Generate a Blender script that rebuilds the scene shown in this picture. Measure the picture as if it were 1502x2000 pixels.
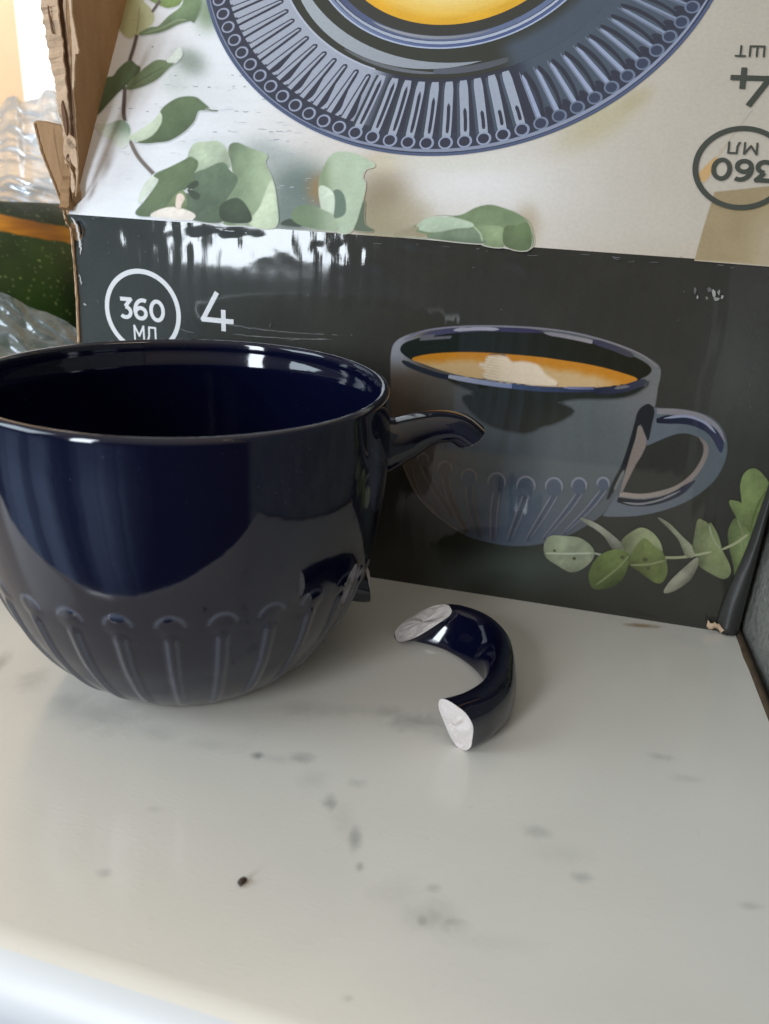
import bpy, math, random
import numpy as np
from mathutils import Matrix, Vector
from mathutils.geometry import delaunay_2d_cdt

random.seed(7)
rng = np.random.default_rng(7)
scene = bpy.context.scene
for o in list(bpy.data.objects):
    bpy.data.objects.remove(o)

# ------------------------------------------------------------------ camera
FPX, PITCH, ROLL, CAMH = 1555.18, 0.389346, -0.0586637, 0.1230993
FW = np.array([0, math.cos(PITCH), -math.sin(PITCH)])
_r = np.array([1.0, 0, 0]); _d = np.cross(FW, _r)
RT = math.cos(ROLL) * _r + math.sin(ROLL) * _d
DN = -math.sin(ROLL) * _r + math.cos(ROLL) * _d
CAM = np.array([0, 0, CAMH])
cd = bpy.data.cameras.new('camera')
cam = bpy.data.objects.new('camera', cd)
scene.collection.objects.link(cam)
m = Matrix.Identity(4)
for i in range(3):
    m[i][0], m[i][1], m[i][2], m[i][3] = RT[i], -DN[i], -FW[i], CAM[i]
cam.matrix_world = m
cd.sensor_fit = 'VERTICAL'; cd.sensor_height = 36.0; cd.sensor_width = 36.0
cd.lens = FPX / 2000 * 36
cd.clip_start = 0.01; cd.clip_end = 50
cd.dof.use_dof = True; cd.dof.focus_distance = 0.215; cd.dof.aperture_fstop = 19
scene.camera = cam

# ------------------------------------------------------------------ world and lamps
world = bpy.data.worlds.new('World'); scene.world = world
world.use_nodes = True
wn = world.node_tree.nodes; wl = world.node_tree.links
wn.clear()
out = wn.new('ShaderNodeOutputWorld'); bg = wn.new('ShaderNodeBackground')
tc = wn.new('ShaderNodeTexCoord'); sp = wn.new('ShaderNodeSeparateXYZ'); rp = wn.new('ShaderNodeValToRGB')
mr = wn.new('ShaderNodeMapRange'); mr.inputs['From Min'].default_value = -1; mr.inputs['From Max'].default_value = 1
wl.new(tc.outputs['Generated'], sp.inputs[0]); wl.new(sp.outputs['Z'], mr.inputs['Value'])
wl.new(mr.outputs[0], rp.inputs[0]); wl.new(bg.outputs[0], out.inputs[0])
# the room: daylight side on the left is cool, lamp side on the right is warm; window-lit floor low on the left behind the camera
def wmap(src, f0, f1, t0=0.0, t1=1.0):
    x = wn.new('ShaderNodeMapRange'); x.interpolation_type = 'SMOOTHSTEP'
    x.inputs['From Min'].default_value = f0; x.inputs['From Max'].default_value = f1
    x.inputs['To Min'].default_value = t0; x.inputs['To Max'].default_value = t1
    wl.new(src, x.inputs['Value']); return x.outputs[0]
def wmix(fac, a, b, blend):
    x = wn.new('ShaderNodeMix'); x.data_type = 'RGBA'; x.blend_type = blend
    for i, v in ((0, fac), (6, a), (7, b)):
        if hasattr(v, 'links'): wl.new(v, x.inputs[i])
        elif i == 0: x.inputs[0].default_value = v
        else: x.inputs[i].default_value = (*v, 1)
    return x.outputs[2]
tint = wmix(wmap(sp.outputs['X'], -0.8, 0.8), (0.92, 1.0, 1.12), (1.10, 1.0, 0.86), 'MIX')
wcol = wmix(1.0, rp.outputs[0], tint, 'MULTIPLY')
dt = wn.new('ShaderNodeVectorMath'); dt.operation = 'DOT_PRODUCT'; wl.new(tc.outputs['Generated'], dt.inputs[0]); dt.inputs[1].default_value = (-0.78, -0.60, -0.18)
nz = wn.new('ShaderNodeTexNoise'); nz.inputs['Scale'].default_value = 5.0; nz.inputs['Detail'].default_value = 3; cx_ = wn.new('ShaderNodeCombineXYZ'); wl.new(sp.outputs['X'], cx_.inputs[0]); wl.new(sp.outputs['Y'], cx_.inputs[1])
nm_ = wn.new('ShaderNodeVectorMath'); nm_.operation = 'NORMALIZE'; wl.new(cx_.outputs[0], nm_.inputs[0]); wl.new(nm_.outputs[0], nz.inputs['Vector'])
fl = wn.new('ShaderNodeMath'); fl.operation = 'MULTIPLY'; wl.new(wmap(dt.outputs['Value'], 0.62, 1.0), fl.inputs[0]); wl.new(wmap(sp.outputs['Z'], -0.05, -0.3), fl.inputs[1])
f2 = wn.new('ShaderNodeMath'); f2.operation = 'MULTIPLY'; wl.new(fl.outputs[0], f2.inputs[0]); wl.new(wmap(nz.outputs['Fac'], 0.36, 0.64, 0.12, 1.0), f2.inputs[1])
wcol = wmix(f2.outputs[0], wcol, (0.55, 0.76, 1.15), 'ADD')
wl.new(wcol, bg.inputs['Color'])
e = rp.color_ramp.elements
e[0].position = 0.0; e[0].color = (0.035, 0.033, 0.036, 1)
e[1].position = 1.0; e[1].color = (0.66, 0.605, 0.52, 1)
for pos, c in ((0.44, (0.045, 0.043, 0.05)), (0.52, (0.12, 0.115, 0.12)), (0.62, (0.29, 0.275, 0.255))):
    k = e.new(pos); k.color = (*c, 1)
bg.inputs['Strength'].default_value = 1.0

def area(name, loc, target, sx, sy, power, color):
    ld = bpy.data.lights.new(name, 'AREA'); ld.shape = 'RECTANGLE'; ld.size = sx; ld.size_y = sy
    ld.energy = power; ld.color = color
    o = bpy.data.objects.new(name, ld); scene.collection.objects.link(o)
    o.location = loc
    o.rotation_euler = (Vector(target) - Vector(loc)).to_track_quat('-Z', 'Y').to_euler()
    return o
# window of the room, behind the camera to the left; its sill is a little below the table top
area('window_light', (-1.13, -1.42, 0.58), (-0.04, 0.22, 0.58), 0.34, 1.34, 36, (0.84, 0.92, 1.0))
# added cool fill from the left, brightening that side of the table
area('side_fill_light', (-1.5, -0.25, 0.75), (0, 0.2, 0.0), 0.8, 0.9, 18, (0.74, 0.88, 1.0))
# warm room light from the upper right
area('room_light', (1.0, -0.35, 1.5), (0.05, 0.2, 0), 0.7, 0.7, 14, (1.0, 0.80, 0.58))
# added lamp out of view, brightening the door frame and wall in the back
area('back_wall_fill', (-0.62, 0.72, 0.62), (-0.62, 1.15, 0.42), 0.35, 0.35, 4.8, (1.0, 0.95, 0.90))

scene.view_settings.view_transform = 'Standard'
scene.view_settings.look = 'None'
scene.view_settings.exposure = 0.0
scene.view_settings.gamma = 1.0
scene.render.engine = 'CYCLES'
scene.cycles.max_bounces = 6
scene.cycles.transparent_max_bounces = 16
scene.cycles.use_denoising = True

# ------------------------------------------------------------------ helpers
def ray(x, y):
    x = np.asarray(x, float); y = np.asarray(y, float)
    v = FW * FPX + RT * (x[..., None] - 751) + DN * (y[..., None] - 1000)
    return v / np.linalg.norm(v, axis=-1, keepdims=True)

def hit(x, y, o, n):
    """point of the photograph's line of sight on a real plane of the place"""
    v = ray(x, y)
    t = ((np.asarray(o) - CAM) @ np.asarray(n)) / (v @ np.asarray(n))
    return CAM + v * t[..., None]

def lin(c):
    c = np.asarray(c, float) / 255.0
    return np.where(c <= 0.04045, c / 12.92, ((c + 0.055) / 1.055) ** 2.4)

_tab = rng.random((8, 64, 64))
def noise2(x, y, s, seed=0):
    x = np.asarray(x, float) / s; y = np.asarray(y, float) / s
    xi = np.floor(x).astype(int); yi = np.floor(y).astype(int)
    fx = x - xi; fy = y - yi
    fx = fx * fx * (3 - 2 * fx); fy = fy * fy * (3 - 2 * fy)
    t = _tab[seed % 8]
    g = lambda a, b: t[a % 64, b % 64]
    return ((g(xi, yi) * (1 - fx) + g(xi + 1, yi) * fx) * (1 - fy) + (g(xi, yi + 1) * (1 - fx) + g(xi + 1, yi + 1) * fx) * fy) * 2 - 1

def fbm(x, y, s, seed=0, o=4):
    r = 0; a = 1.0; tot = 0
    for k in range(o):
        r = r + a * noise2(x, y, s / 2 ** k, seed + k); tot += a; a *= 0.5
    return r / tot

def smooth(a, b, x):
    t = np.clip((np.asarray(x, float) - a) / (b - a), 0, 1)
    return t * t * (3 - 2 * t)

def root(name, loc, label=None, cat=None, group=None):
    o = bpy.data.objects.new(name, None); scene.collection.objects.link(o)
    o.location = loc; o.empty_display_size = 0.02
    if label: o['label'] = label
    if cat: o['category'] = cat
    if group: o['group'] = group
    return o

def world_loc(o):
    v = Vector((0, 0, 0))
    while o is not None:
        v += o.location; o = o.parent
    return np.array(v)

def mesh(name, verts, faces, mat, parent=None, smooth_=True, loc=None, cols=None, uvs=None, attr=None):
    verts = np.asarray(verts, float)
    used = np.zeros(len(verts), bool)
    for f in faces: used[list(f)] = True
    if not used.all():                                   # drop loose vertices
        ix = np.cumsum(used) - 1; faces = [tuple(ix[list(f)]) for f in faces]; verts = verts[used]
        if cols is not None: cols = np.asarray(cols)[used]
        if uvs is not None: uvs = np.asarray(uvs)[used]
        if attr is not None: attr = np.asarray(attr)[used]
    base = np.zeros(3)
    if parent is not None: base = world_loc(parent)
    elif loc is not None: base = np.asarray(loc, float)
    me = bpy.data.meshes.new(name)
    me.from_pydata((verts - base).tolist(), [], [list(map(int, f)) for f in faces])
    if cols is not None:
        a = me.color_attributes.new('Col', 'FLOAT_COLOR', 'POINT')
        cc = np.ones((len(verts), 4)); cols = np.asarray(cols); cc[:, :cols.shape[1]] = cols
        a.data.foreach_set('color', cc.ravel())
    if attr is not None:
        a = me.attributes.new('relief', 'FLOAT', 'POINT'); a.data.foreach_set('value', np.asarray(attr, float))
    if uvs is not None:
        ul = me.uv_layers.new(name='UV')
        li = np.empty(len(me.loops), dtype=np.int32); me.loops.foreach_get('vertex_index', li)
        ul.data.foreach_set('uv', np.asarray(uvs, float)[li].ravel())
    if smooth_:
        me.polygons.foreach_set('use_smooth', [True] * len(me.polygons))
    if mat: me.materials.append(mat)
    me.update()
    o = bpy.data.objects.new(name, me); scene.collection.objects.link(o)
    if parent is not None: o.parent = parent
    elif loc is not None: o.location = loc
    return o

def tag(o, label=None, cat=None, kind=None, group=None):
    if label: o['label'] = label
    if cat: o['category'] = cat
    if kind: o['kind'] = kind
    if group: o['group'] = group
    return o

def grid_faces(nu, nv, wrap=False):
    f = []
    for j in range(nv - 1):
        for i in range(nu if wrap else nu - 1):
            i2 = (i + 1) % nu
            f.append((j * nu + i, j * nu + i2, (j + 1) * nu + i2, (j + 1) * nu + i))
    return f

class N:
    """small node-tree helper"""
    def __init__(s, name):
        s.m = bpy.data.materials.new(name); s.m.use_nodes = True
        s.t = s.m.node_tree; s.b = s.t.nodes['Principled BSDF']; s.o = s.t.nodes['Material Output']
    def n(s, kind, **kw):
        x = s.t.nodes.new(kind)
        for k, v in kw.items():
            if hasattr(x, k) and k not in x.inputs: setattr(x, k, v)
            else: x.inputs[k].default_value = v
        return x
    def l(s, a, b): s.t.links.new(a, b); return s
    def math(s, op, a, b=None, c=None, clamp=False):
        x = s.t.nodes.new('ShaderNodeMath'); x.operation = op; x.use_clamp = clamp
        for i, v in enumerate((a, b, c)):
            if v is None: continue
            if hasattr(v, 'links'): s.l(v, x.inputs[i])
            else: x.inputs[i].default_value = v
        return x.outputs[0]
    def mix(s, f, a, b, blend='MIX'):
        x = s.t.nodes.new('ShaderNodeMix'); x.data_type = 'RGBA'; x.blend_type = blend
        for i, v in ((0, f), (6, a), (7, b)):
            if hasattr(v, 'links'): s.l(v, x.inputs[i])
            elif i == 0: x.inputs[0].default_value = v
            else: x.inputs[i].default_value = (*v, 1)
        return x.outputs[2]
    def noise(s, vec, scale, detail=4, rough=0.5, dist=0.0):
        x = s.n('ShaderNodeTexNoise'); x.inputs['Scale'].default_value = scale
        x.inputs['Detail'].default_value = detail; x.inputs['Roughness'].default_value = rough
        x.inputs['Distortion'].default_value = dist
        if vec is not None: s.l(vec, x.inputs['Vector'])
        return x.outputs['Fac']
    def ramp(s, f, stops):
        x = s.n('ShaderNodeValToRGB'); el = x.color_ramp.elements
        el[0].position, el[0].color = stops[0][0], (*stops[0][1], 1)
        el[1].position, el[1].color = stops[-1][0], (*stops[-1][1], 1)
        for p_, c_ in stops[1:-1]:
            k_ = el.new(p_); k_.color = (*c_, 1)
        s.l(f, x.inputs[0]); return x.outputs[0]
    def bump(s, h, strength, dist):
        x = s.n('ShaderNodeBump'); x.inputs['Strength'].default_value = strength; x.inputs['Distance'].default_value = dist
        s.l(h, x.inputs['Height']); s.l(x.outputs[0], s.b.inputs['Normal']); return x
    def obj(s): return s.n('ShaderNodeTexCoord').outputs['Object']
    def vmul(s, v, xyz):
        x = s.n('ShaderNodeVectorMath'); x.operation = 'MULTIPLY'; s.l(v, x.inputs[0]); x.inputs[1].default_value = xyz
        return x.outputs[0]
    def set(s, **kw):
        for k, v in kw.items():
            s.b.inputs[k.replace('_', ' ')].default_value = v
        return s

# ------------------------------------------------------------------ frames of the box
YAW = -0.205801
U = np.array([math.cos(YAW), math.sin(YAW), 0]); IN = np.array([-math.sin(YAW), math.cos(YAW), 0]); Z = np.array([0, 0, 1.0])
BA = np.array([-0.103481, 0.262026, 0.0]); BH, BW, BD = 0.109357, 0.218383, 0.218
THL = math.radians(57.5)
DL = IN * math.cos(THL) + Z * math.sin(THL); NL = np.cross(U, DL); TL = BA + Z * BH

class Panel:
    def __init__(s, o, a, b, n, gain):
        s.o, s.a, s.b, s.n, s.gain = map(np.asarray, (o, a, b, n, gain))
    def uv(s, x, y):
        p = hit(x, y, s.o, s.n) - s.o
        return np.stack([p @ s.a, p @ s.b], -1)
    def pos(s, uv, h=0.0):
        uv = np.asarray(uv)
        return s.o + uv[..., :1] * s.a + uv[..., 1:2] * s.b + h * s.n
FRONT = Panel(BA, U, Z, -IN, 1.0)
LID = Panel(TL, U, DL, NL, 1.0)
FRONT_GAIN = np.array([0.96, 0.93, 0.86]); LID_GAIN = np.array([0.88, 0.87, 0.86])

def spline(pts, sub=6, closed=True):
    P = np.asarray(pts, float); n = len(P); r = []
    for i in range(n if closed else n - 1):
        if closed: p0, p1, p2, p3 = P[(i - 1) % n], P[i], P[(i + 1) % n], P[(i + 2) % n]
        else: p0, p1, p2, p3 = P[max(i - 1, 0)], P[i], P[i + 1], P[min(i + 2, n - 1)]
        for k in range(sub):
            t = k / sub
            r.append(0.5 * ((2 * p1) + (-p0 + p2) * t + (2 * p0 - 5 * p1 + 4 * p2 - p3) * t * t + (-p0 + 3 * p1 - 3 * p2 + p3) * t ** 3))
    if not closed: r.append(P[-1])
    return np.array(r)

def inside(poly, pts):
    x, y = pts[:, 0], pts[:, 1]; c = np.zeros(len(pts), bool); j = len(poly) - 1
    for i in range(len(poly)):
        xi, yi = poly[i]; xj, yj = poly[j]
        if yi != yj:
            c ^= ((yi > y) != (yj > y)) & (x < (xj - xi) * (y - yi) / (yj - yi) + xi)
        j = i
    return c

class Print:
    """ink on a panel: flat coloured shapes laid in hair-thin layers. A small canvas remembers what is already printed,
    so that each shape can blend into it over a soft edge, as in a printed photograph."""
    X0, Y0, CS = -60, -90, 2.0
    def __init__(s, panel, step=0.000003, start=0.00003, feather=0.0, gain=1.0, canvas=None, bg=None):
        s.p = panel; s.v = []; s.f = []; s.c = []; s.uvl = []; s.k = 0; s.step = step; s.start = start
        s.fe = feather; s.gain = np.asarray(gain, float); s.canvas = canvas
        if canvas is None and bg is not None:
            gx, gy = np.meshgrid(s.X0 + np.arange(880) * s.CS, s.Y0 + np.arange(720) * s.CS)
            s.canvas = bg(gx.ravel(), gy.ravel()).reshape(720, 880, 3)
    def layer(s): s.k += 1
    def sample(s, P):
        i = np.clip(((P[:, 1] - s.Y0) / s.CS).round().astype(int), 0, 719); j = np.clip(((P[:, 0] - s.X0) / s.CS).round().astype(int), 0, 879)
        return s.canvas[i, j]
    def paint(s, Q, col):
        lo, hi = Q.min(0), Q.max(0)
        i0, i1 = [int(np.clip((q - s.Y0) / s.CS, 0, 719)) for q in (lo[1], hi[1] + 2)]
        j0, j1 = [int(np.clip((q - s.X0) / s.CS, 0, 879)) for q in (lo[0], hi[0] + 2)]
        gx, gy = np.meshgrid(s.X0 + np.arange(j0, j1 + 1) * s.CS, s.Y0 + np.arange(i0, i1 + 1) * s.CS)
        G = np.stack([gx.ravel(), gy.ravel()], -1); m_ = inside(Q, G)
        if not m_.any(): return
        c = s.canvas[i0:i1 + 1, j0:j1 + 1].reshape(-1, 3).copy()
        if callable(col): c[m_] = lin(np.clip(col(G[m_][:, 0], G[m_][:, 1]), 0, 255)) * s.gain
        else: c[m_] = lin(np.asarray(col, float)) * s.gain
        s.canvas[i0:i1 + 1, j0:j1 + 1] = c.reshape(i1 - i0 + 1, j1 - j0 + 1, 3)
    def add(s, uv, faces, cols, lift=None):
        """cols: final linear colour"""
        o = len(s.v); h = s.start + s.step * s.k if lift is None else lift
        F = []
        for f in faces:
            a, b, c3 = uv[f[0]], uv[f[1]], uv[f[2]]
            cr = (b[0] - a[0]) * (c3[1] - a[1]) - (b[1] - a[1]) * (c3[0] - a[0])
            F.append(tuple(o + i for i in (f if cr > 0 else tuple(reversed(f)))))
        s.v += list(s.p.pos(uv, h)); s.f += F
        s.c += list(np.broadcast_to(cols, (len(uv), 3))); s.uvl += list(uv)
    def fill(s, outline, col, step=7.0, px=True, sub=6, smooth_=True, lay=True, fe=None):
        """outline in photograph pixels (px) or panel metres"""
        if lay: s.layer()
        P = spline(outline, sub) if smooth_ else np.asarray(outline, float)
        sc = 1.0 if px else 1000.0
        Q = P * sc; st = step if px else step * sc
        fe = (s.fe if fe is None else fe) if px and s.canvas is not None else 0.0
        n = len(Q)
        ar = np.sum(Q[:, 0] * np.roll(Q[:, 1], -1) - np.roll(Q[:, 0], -1) * Q[:, 1])
        d = np.roll(Q, -1, 0) - np.roll(Q, 1, 0); d /= np.maximum(np.linalg.norm(d, axis=1, keepdims=True), 1e-9)
        nn = np.stack([d[:, 1], -d[:, 0]], -1) * np.sign(ar)
        lo, hi = Q.min(0), Q.max(0)
        gx, gy = np.meshgrid(np.arange(lo[0] + st / 2, hi[0], st), np.arange(lo[1] + st / 2, hi[1], st))
        G = np.stack([gx.ravel(), gy.ravel()], -1)
        if len(G): G = G[inside(Q, G)]
        V = np.concatenate([Q, G]) if len(G) else Q
        vv, ee, ff, *_ = delaunay_2d_cdt([Vector(v) for v in V], [], [list(range(n))], 1, 1e-4)
        if not ff: return
        vv = np.array([tuple(v) for v in vv])
        uv = s.p.uv(vv[:, 0], vv[:, 1]) if px else vv / sc
        aq = np.concatenate([vv, Q])
        c = col(aq[:, 0], aq[:, 1]) if callable(col) else np.tile(np.asarray(col, float), (len(aq), 1))
        c = lin(np.clip(c, 0, 255)) * s.gain
        s.add(uv, ff, c[:len(vv)])
        if fe > 0:                                        # soft edge into whatever is printed below
            E1, E2 = Q + nn * fe * 0.5, Q + nn * fe
            b2 = s.sample(Q + nn * (fe + 1.0)); b1 = (s.sample(Q + nn * (fe * 0.8 + 0.5)) + c[len(vv):]) * 0.5
            E_ = np.concatenate([Q, E1, E2]); ue = s.p.uv(E_[:, 0], E_[:, 1])
            qd = [(i, (i + 1) % n, n + (i + 1) % n, n + i) for i in range(n)] + [(n + i, n + (i + 1) % n, 2 * n + (i + 1) % n, 2 * n + i) for i in range(n)]
            s.add(ue, qd, np.concatenate([c[len(vv):], b1, b2]), lift=s.start + s.step * (s.k - 0.4))
        if px and s.canvas is not None: s.paint(Q, col)
    def stroke(s, pts, w, col, px=True, sub=6, taper=(1, 1), lay=True, curve=True, fe=None):
        """ribbon along points; w width in the same unit; col one colour or one for each end"""
        s.k += 1 if lay else 0.12
        P = spline(pts, sub, closed=False) if curve and len(pts) > 2 else np.asarray(pts, float)
        if len(P) == 2: P = np.linspace(P[0], P[1], 5)
        d = np.gradient(P, axis=0); d /= np.maximum(np.linalg.norm(d, axis=1, keepdims=True), 1e-12)
        nn = np.stack([-d[:, 1], d[:, 0]], -1); n = len(P)
        t = np.linspace(0, 1, n)
        prof = np.ones(n)
        if taper[0] < 1: prof = np.minimum(prof, taper[0] + t * 6 * (1 - taper[0]))
        if taper[1] < 1: prof = np.minimum(prof, taper[1] + (1 - t) * 6 * (1 - taper[1]))
        hw = ((w / 2) * prof)[:, None]
        fe = (s.fe if fe is None else fe) if px and s.canvas is not None else 0.0
        A = P + nn * hw; B = P - nn * hw
        V = np.concatenate([A, B])
        uv = s.p.uv(V[:, 0], V[:, 1]) if px else V
        col = np.asarray(col, float)
        c1 = np.tile(col, (n, 1)) if col.ndim == 1 else col[0] + (col[1] - col[0]) * t[:, None]
        c1 = lin(np.clip(c1, 0, 255)) * s.gain
        s.add(uv, [(i, i + 1, n + i + 1, n + i) for i in range(n - 1)], np.concatenate([c1, c1]))
        if fe > 0:
            for S_, sg_ in ((A, 1), (B, -1)):
                ww = np.minimum(fe, hw * 1.2 + 0.2)
                E_ = np.concatenate([S_, S_ + nn * ww * sg_]); ue = s.p.uv(E_[:, 0], E_[:, 1])
                s.add(ue, [(i, i + 1, n + i + 1, n + i) for i in range(n - 1)], np.concatenate([c1, s.sample(S_ + nn * (ww + 1) * sg_)]), lift=s.start + s.step * (s.k - 0.4 if lay else s.k - 0.05))
        if px and s.canvas is not None and lay: s.paint(np.concatenate([A, B[::-1]]), col if col.ndim == 1 else col.mean(0))
    def ring(s, c, r0, r1, col, a0=0, a1=360, seg=72, lay=True):
        """ring or disc (r0 = 0) in panel metres; col a colour or fn(r, angle)"""
        if lay: s.layer()
        nr = max(2, int(math.ceil((r1 - r0) / 0.002)) + 1)
        ang = np.radians(np.linspace(a0, a1, seg + 1)); rr = np.linspace(r0, r1, nr)
        R_, T = np.meshgrid(rr, ang)
        uv = np.stack([c[0] + R_ * np.cos(T), c[1] + R_ * np.sin(T)], -1).reshape(-1, 2)
        cc = col(R_.ravel(), np.degrees(T.ravel())) if callable(col) else np.asarray(col, float)
        F = []
        for j in range(seg):
            for i in range(nr - 1):
                a = j * nr + i
                F.append((a, a + 1, a + nr + 1, a + nr) if i or r0 > 0 else (a, a + 1, a + nr + 1))
        s.add(uv, F, lin(np.clip(cc, 0, 255)) * s.gain)
    def build(s, name, mat, parent):
        return mesh(name, np.array(s.v), s.f, mat, parent, smooth_=False, cols=np.array(s.c), uvs=np.array(s.uvl))

# ------------------------------------------------------------------ materials
def mat_print(name, rough, bumpy, flute):
    k = N(name)
    a = k.n('ShaderNodeVertexColor'); a.layer_name = 'Col'
    uv = k.n('ShaderNodeUVMap').outputs[0]
    g = k.noise(uv, 900, 2)
    col = k.mix(0.10, a.outputs[0], g, 'OVERLAY')
    k.l(col, k.b.inputs['Base Color'])
    # corrugation telegraphing through the laminated sheet, with dents
    sx = k.n('ShaderNodeSeparateXYZ'); k.l(uv, sx.inputs[0])
    wob = k.math('MULTIPLY', k.noise(uv, 25, 2), 0.012)
    ph = k.math('MULTIPLY', k.math('ADD', sx.outputs[0], wob), 2 * math.pi / 0.0052)
    wv = k.math('MULTIPLY', k.math('SINE', ph), flute)
    st = k.noise(k.vmul(uv, (620, 45, 1)), 1.0, 4)
    h = k.math('ADD', wv, k.math('MULTIPLY', st, flute * 1.8))
    h = k.math('ADD', h, k.math('MULTIPLY', k.noise(uv, 60, 4), bumpy))
    h = k.math('ADD', h, k.math('MULTIPLY', k.noise(uv, 420, 3), bumpy * 0.10))
    k.bump(h, 1.0, 0.001)
    rr = k.math('ADD', k.math('MULTIPLY', k.noise(uv, 45, 5), rough * 0.7), rough * 0.65)
    k.l(rr, k.b.inputs['Roughness'])
    k.set(Specular_IOR_Level=0.5)
    return k.m
M_FRONT = mat_print('laminated_dark_print', 0.06, 0.018, 0.012)
M_LID = mat_print('satin_light_print', 0.42, 0.10, 0.006)

def mat_kraft(name, c0, c1):
    k = N(name); v = k.obj()
    f = k.noise(k.vmul(v, (1, 1, 0.35)), 260, 6, 0.65)
    c = k.ramp(f, [(0.25, c0), (0.75, c1)])
    sp_ = k.noise(v, 1600, 2)
    c = k.mix(k.math('MULTIPLY', k.math('GREATER_THAN', sp_, 0.66), 0.25), c, (0.10, 0.055, 0.03))
    k.l(c, k.b.inputs['Base Color']); k.set(Roughness=0.85, Specular_IOR_Level=0.15)
    k.bump(k.noise(v, 900, 4), 0.5, 0.0004)
    return k.m
M_KRAFT = mat_kraft('kraft_paper', (0.235, 0.135, 0.066), (0.30, 0.18, 0.092))
M_TORN = mat_kraft('torn_kraft', (0.40, 0.27, 0.17), (0.56, 0.41, 0.285))
M_FLUTE = mat_kraft('shaded_corrugation', (0.12, 0.065, 0.04), (0.18, 0.10, 0.06))  # board inside the torn slits; their shade is put into the colour

def mat_glaze():
    k = N('cobalt_glaze'); v = k.obj()
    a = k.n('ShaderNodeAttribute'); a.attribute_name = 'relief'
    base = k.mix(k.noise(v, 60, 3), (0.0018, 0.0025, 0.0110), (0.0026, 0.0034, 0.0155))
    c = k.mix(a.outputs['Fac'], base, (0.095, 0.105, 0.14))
    # fine dust
    d = k.noise(v, 2600, 1); m_ = k.noise(v, 70, 3)
    dust = k.math('MULTIPLY', k.math('GREATER_THAN', d, 0.785), k.math('GREATER_THAN', m_, 0.47))
    c = k.mix(k.math('MULTIPLY', dust, 0.16), c, (0.35, 0.36, 0.4))
    k.l(c, k.b.inputs['Base Color'])
    k.set(Specular_IOR_Level=0.56)
    r = k.math('ADD', k.math('MULTIPLY', k.noise(v, 40, 4), 0.07), 0.035)
    r = k.math('ADD', r, k.math('MULTIPLY', dust, 0.3))
    k.l(r, k.b.inputs['Roughness'])
    k.bump(k.noise(v, 130, 2), 0.10, 0.0006)
    return k.m
M_GLAZE = mat_glaze()

def mat_bisque():
    k = N('broken_white_ceramic'); v = k.obj()
    f = k.noise(v, 1500, 4, 0.6)
    c = k.ramp(f, [(0.3, (0.53, 0.475, 0.445)), (0.7, (0.61, 0.555, 0.525))])
    k.l(c, k.b.inputs['Base Color']); k.set(Roughness=0.9, Specular_IOR_Level=0.2)
    k.bump(k.noise(v, 1100, 5, 0.7), 0.5, 0.0004)
    return k.m
M_BISQUE = mat_bisque()

# ------------------------------------------------------------------ table
def tpt(x, y, z=0.0):
    return hit(np.array([x]), np.array([y]), (0, 0, z), (0, 0, 1))[0]

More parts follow.
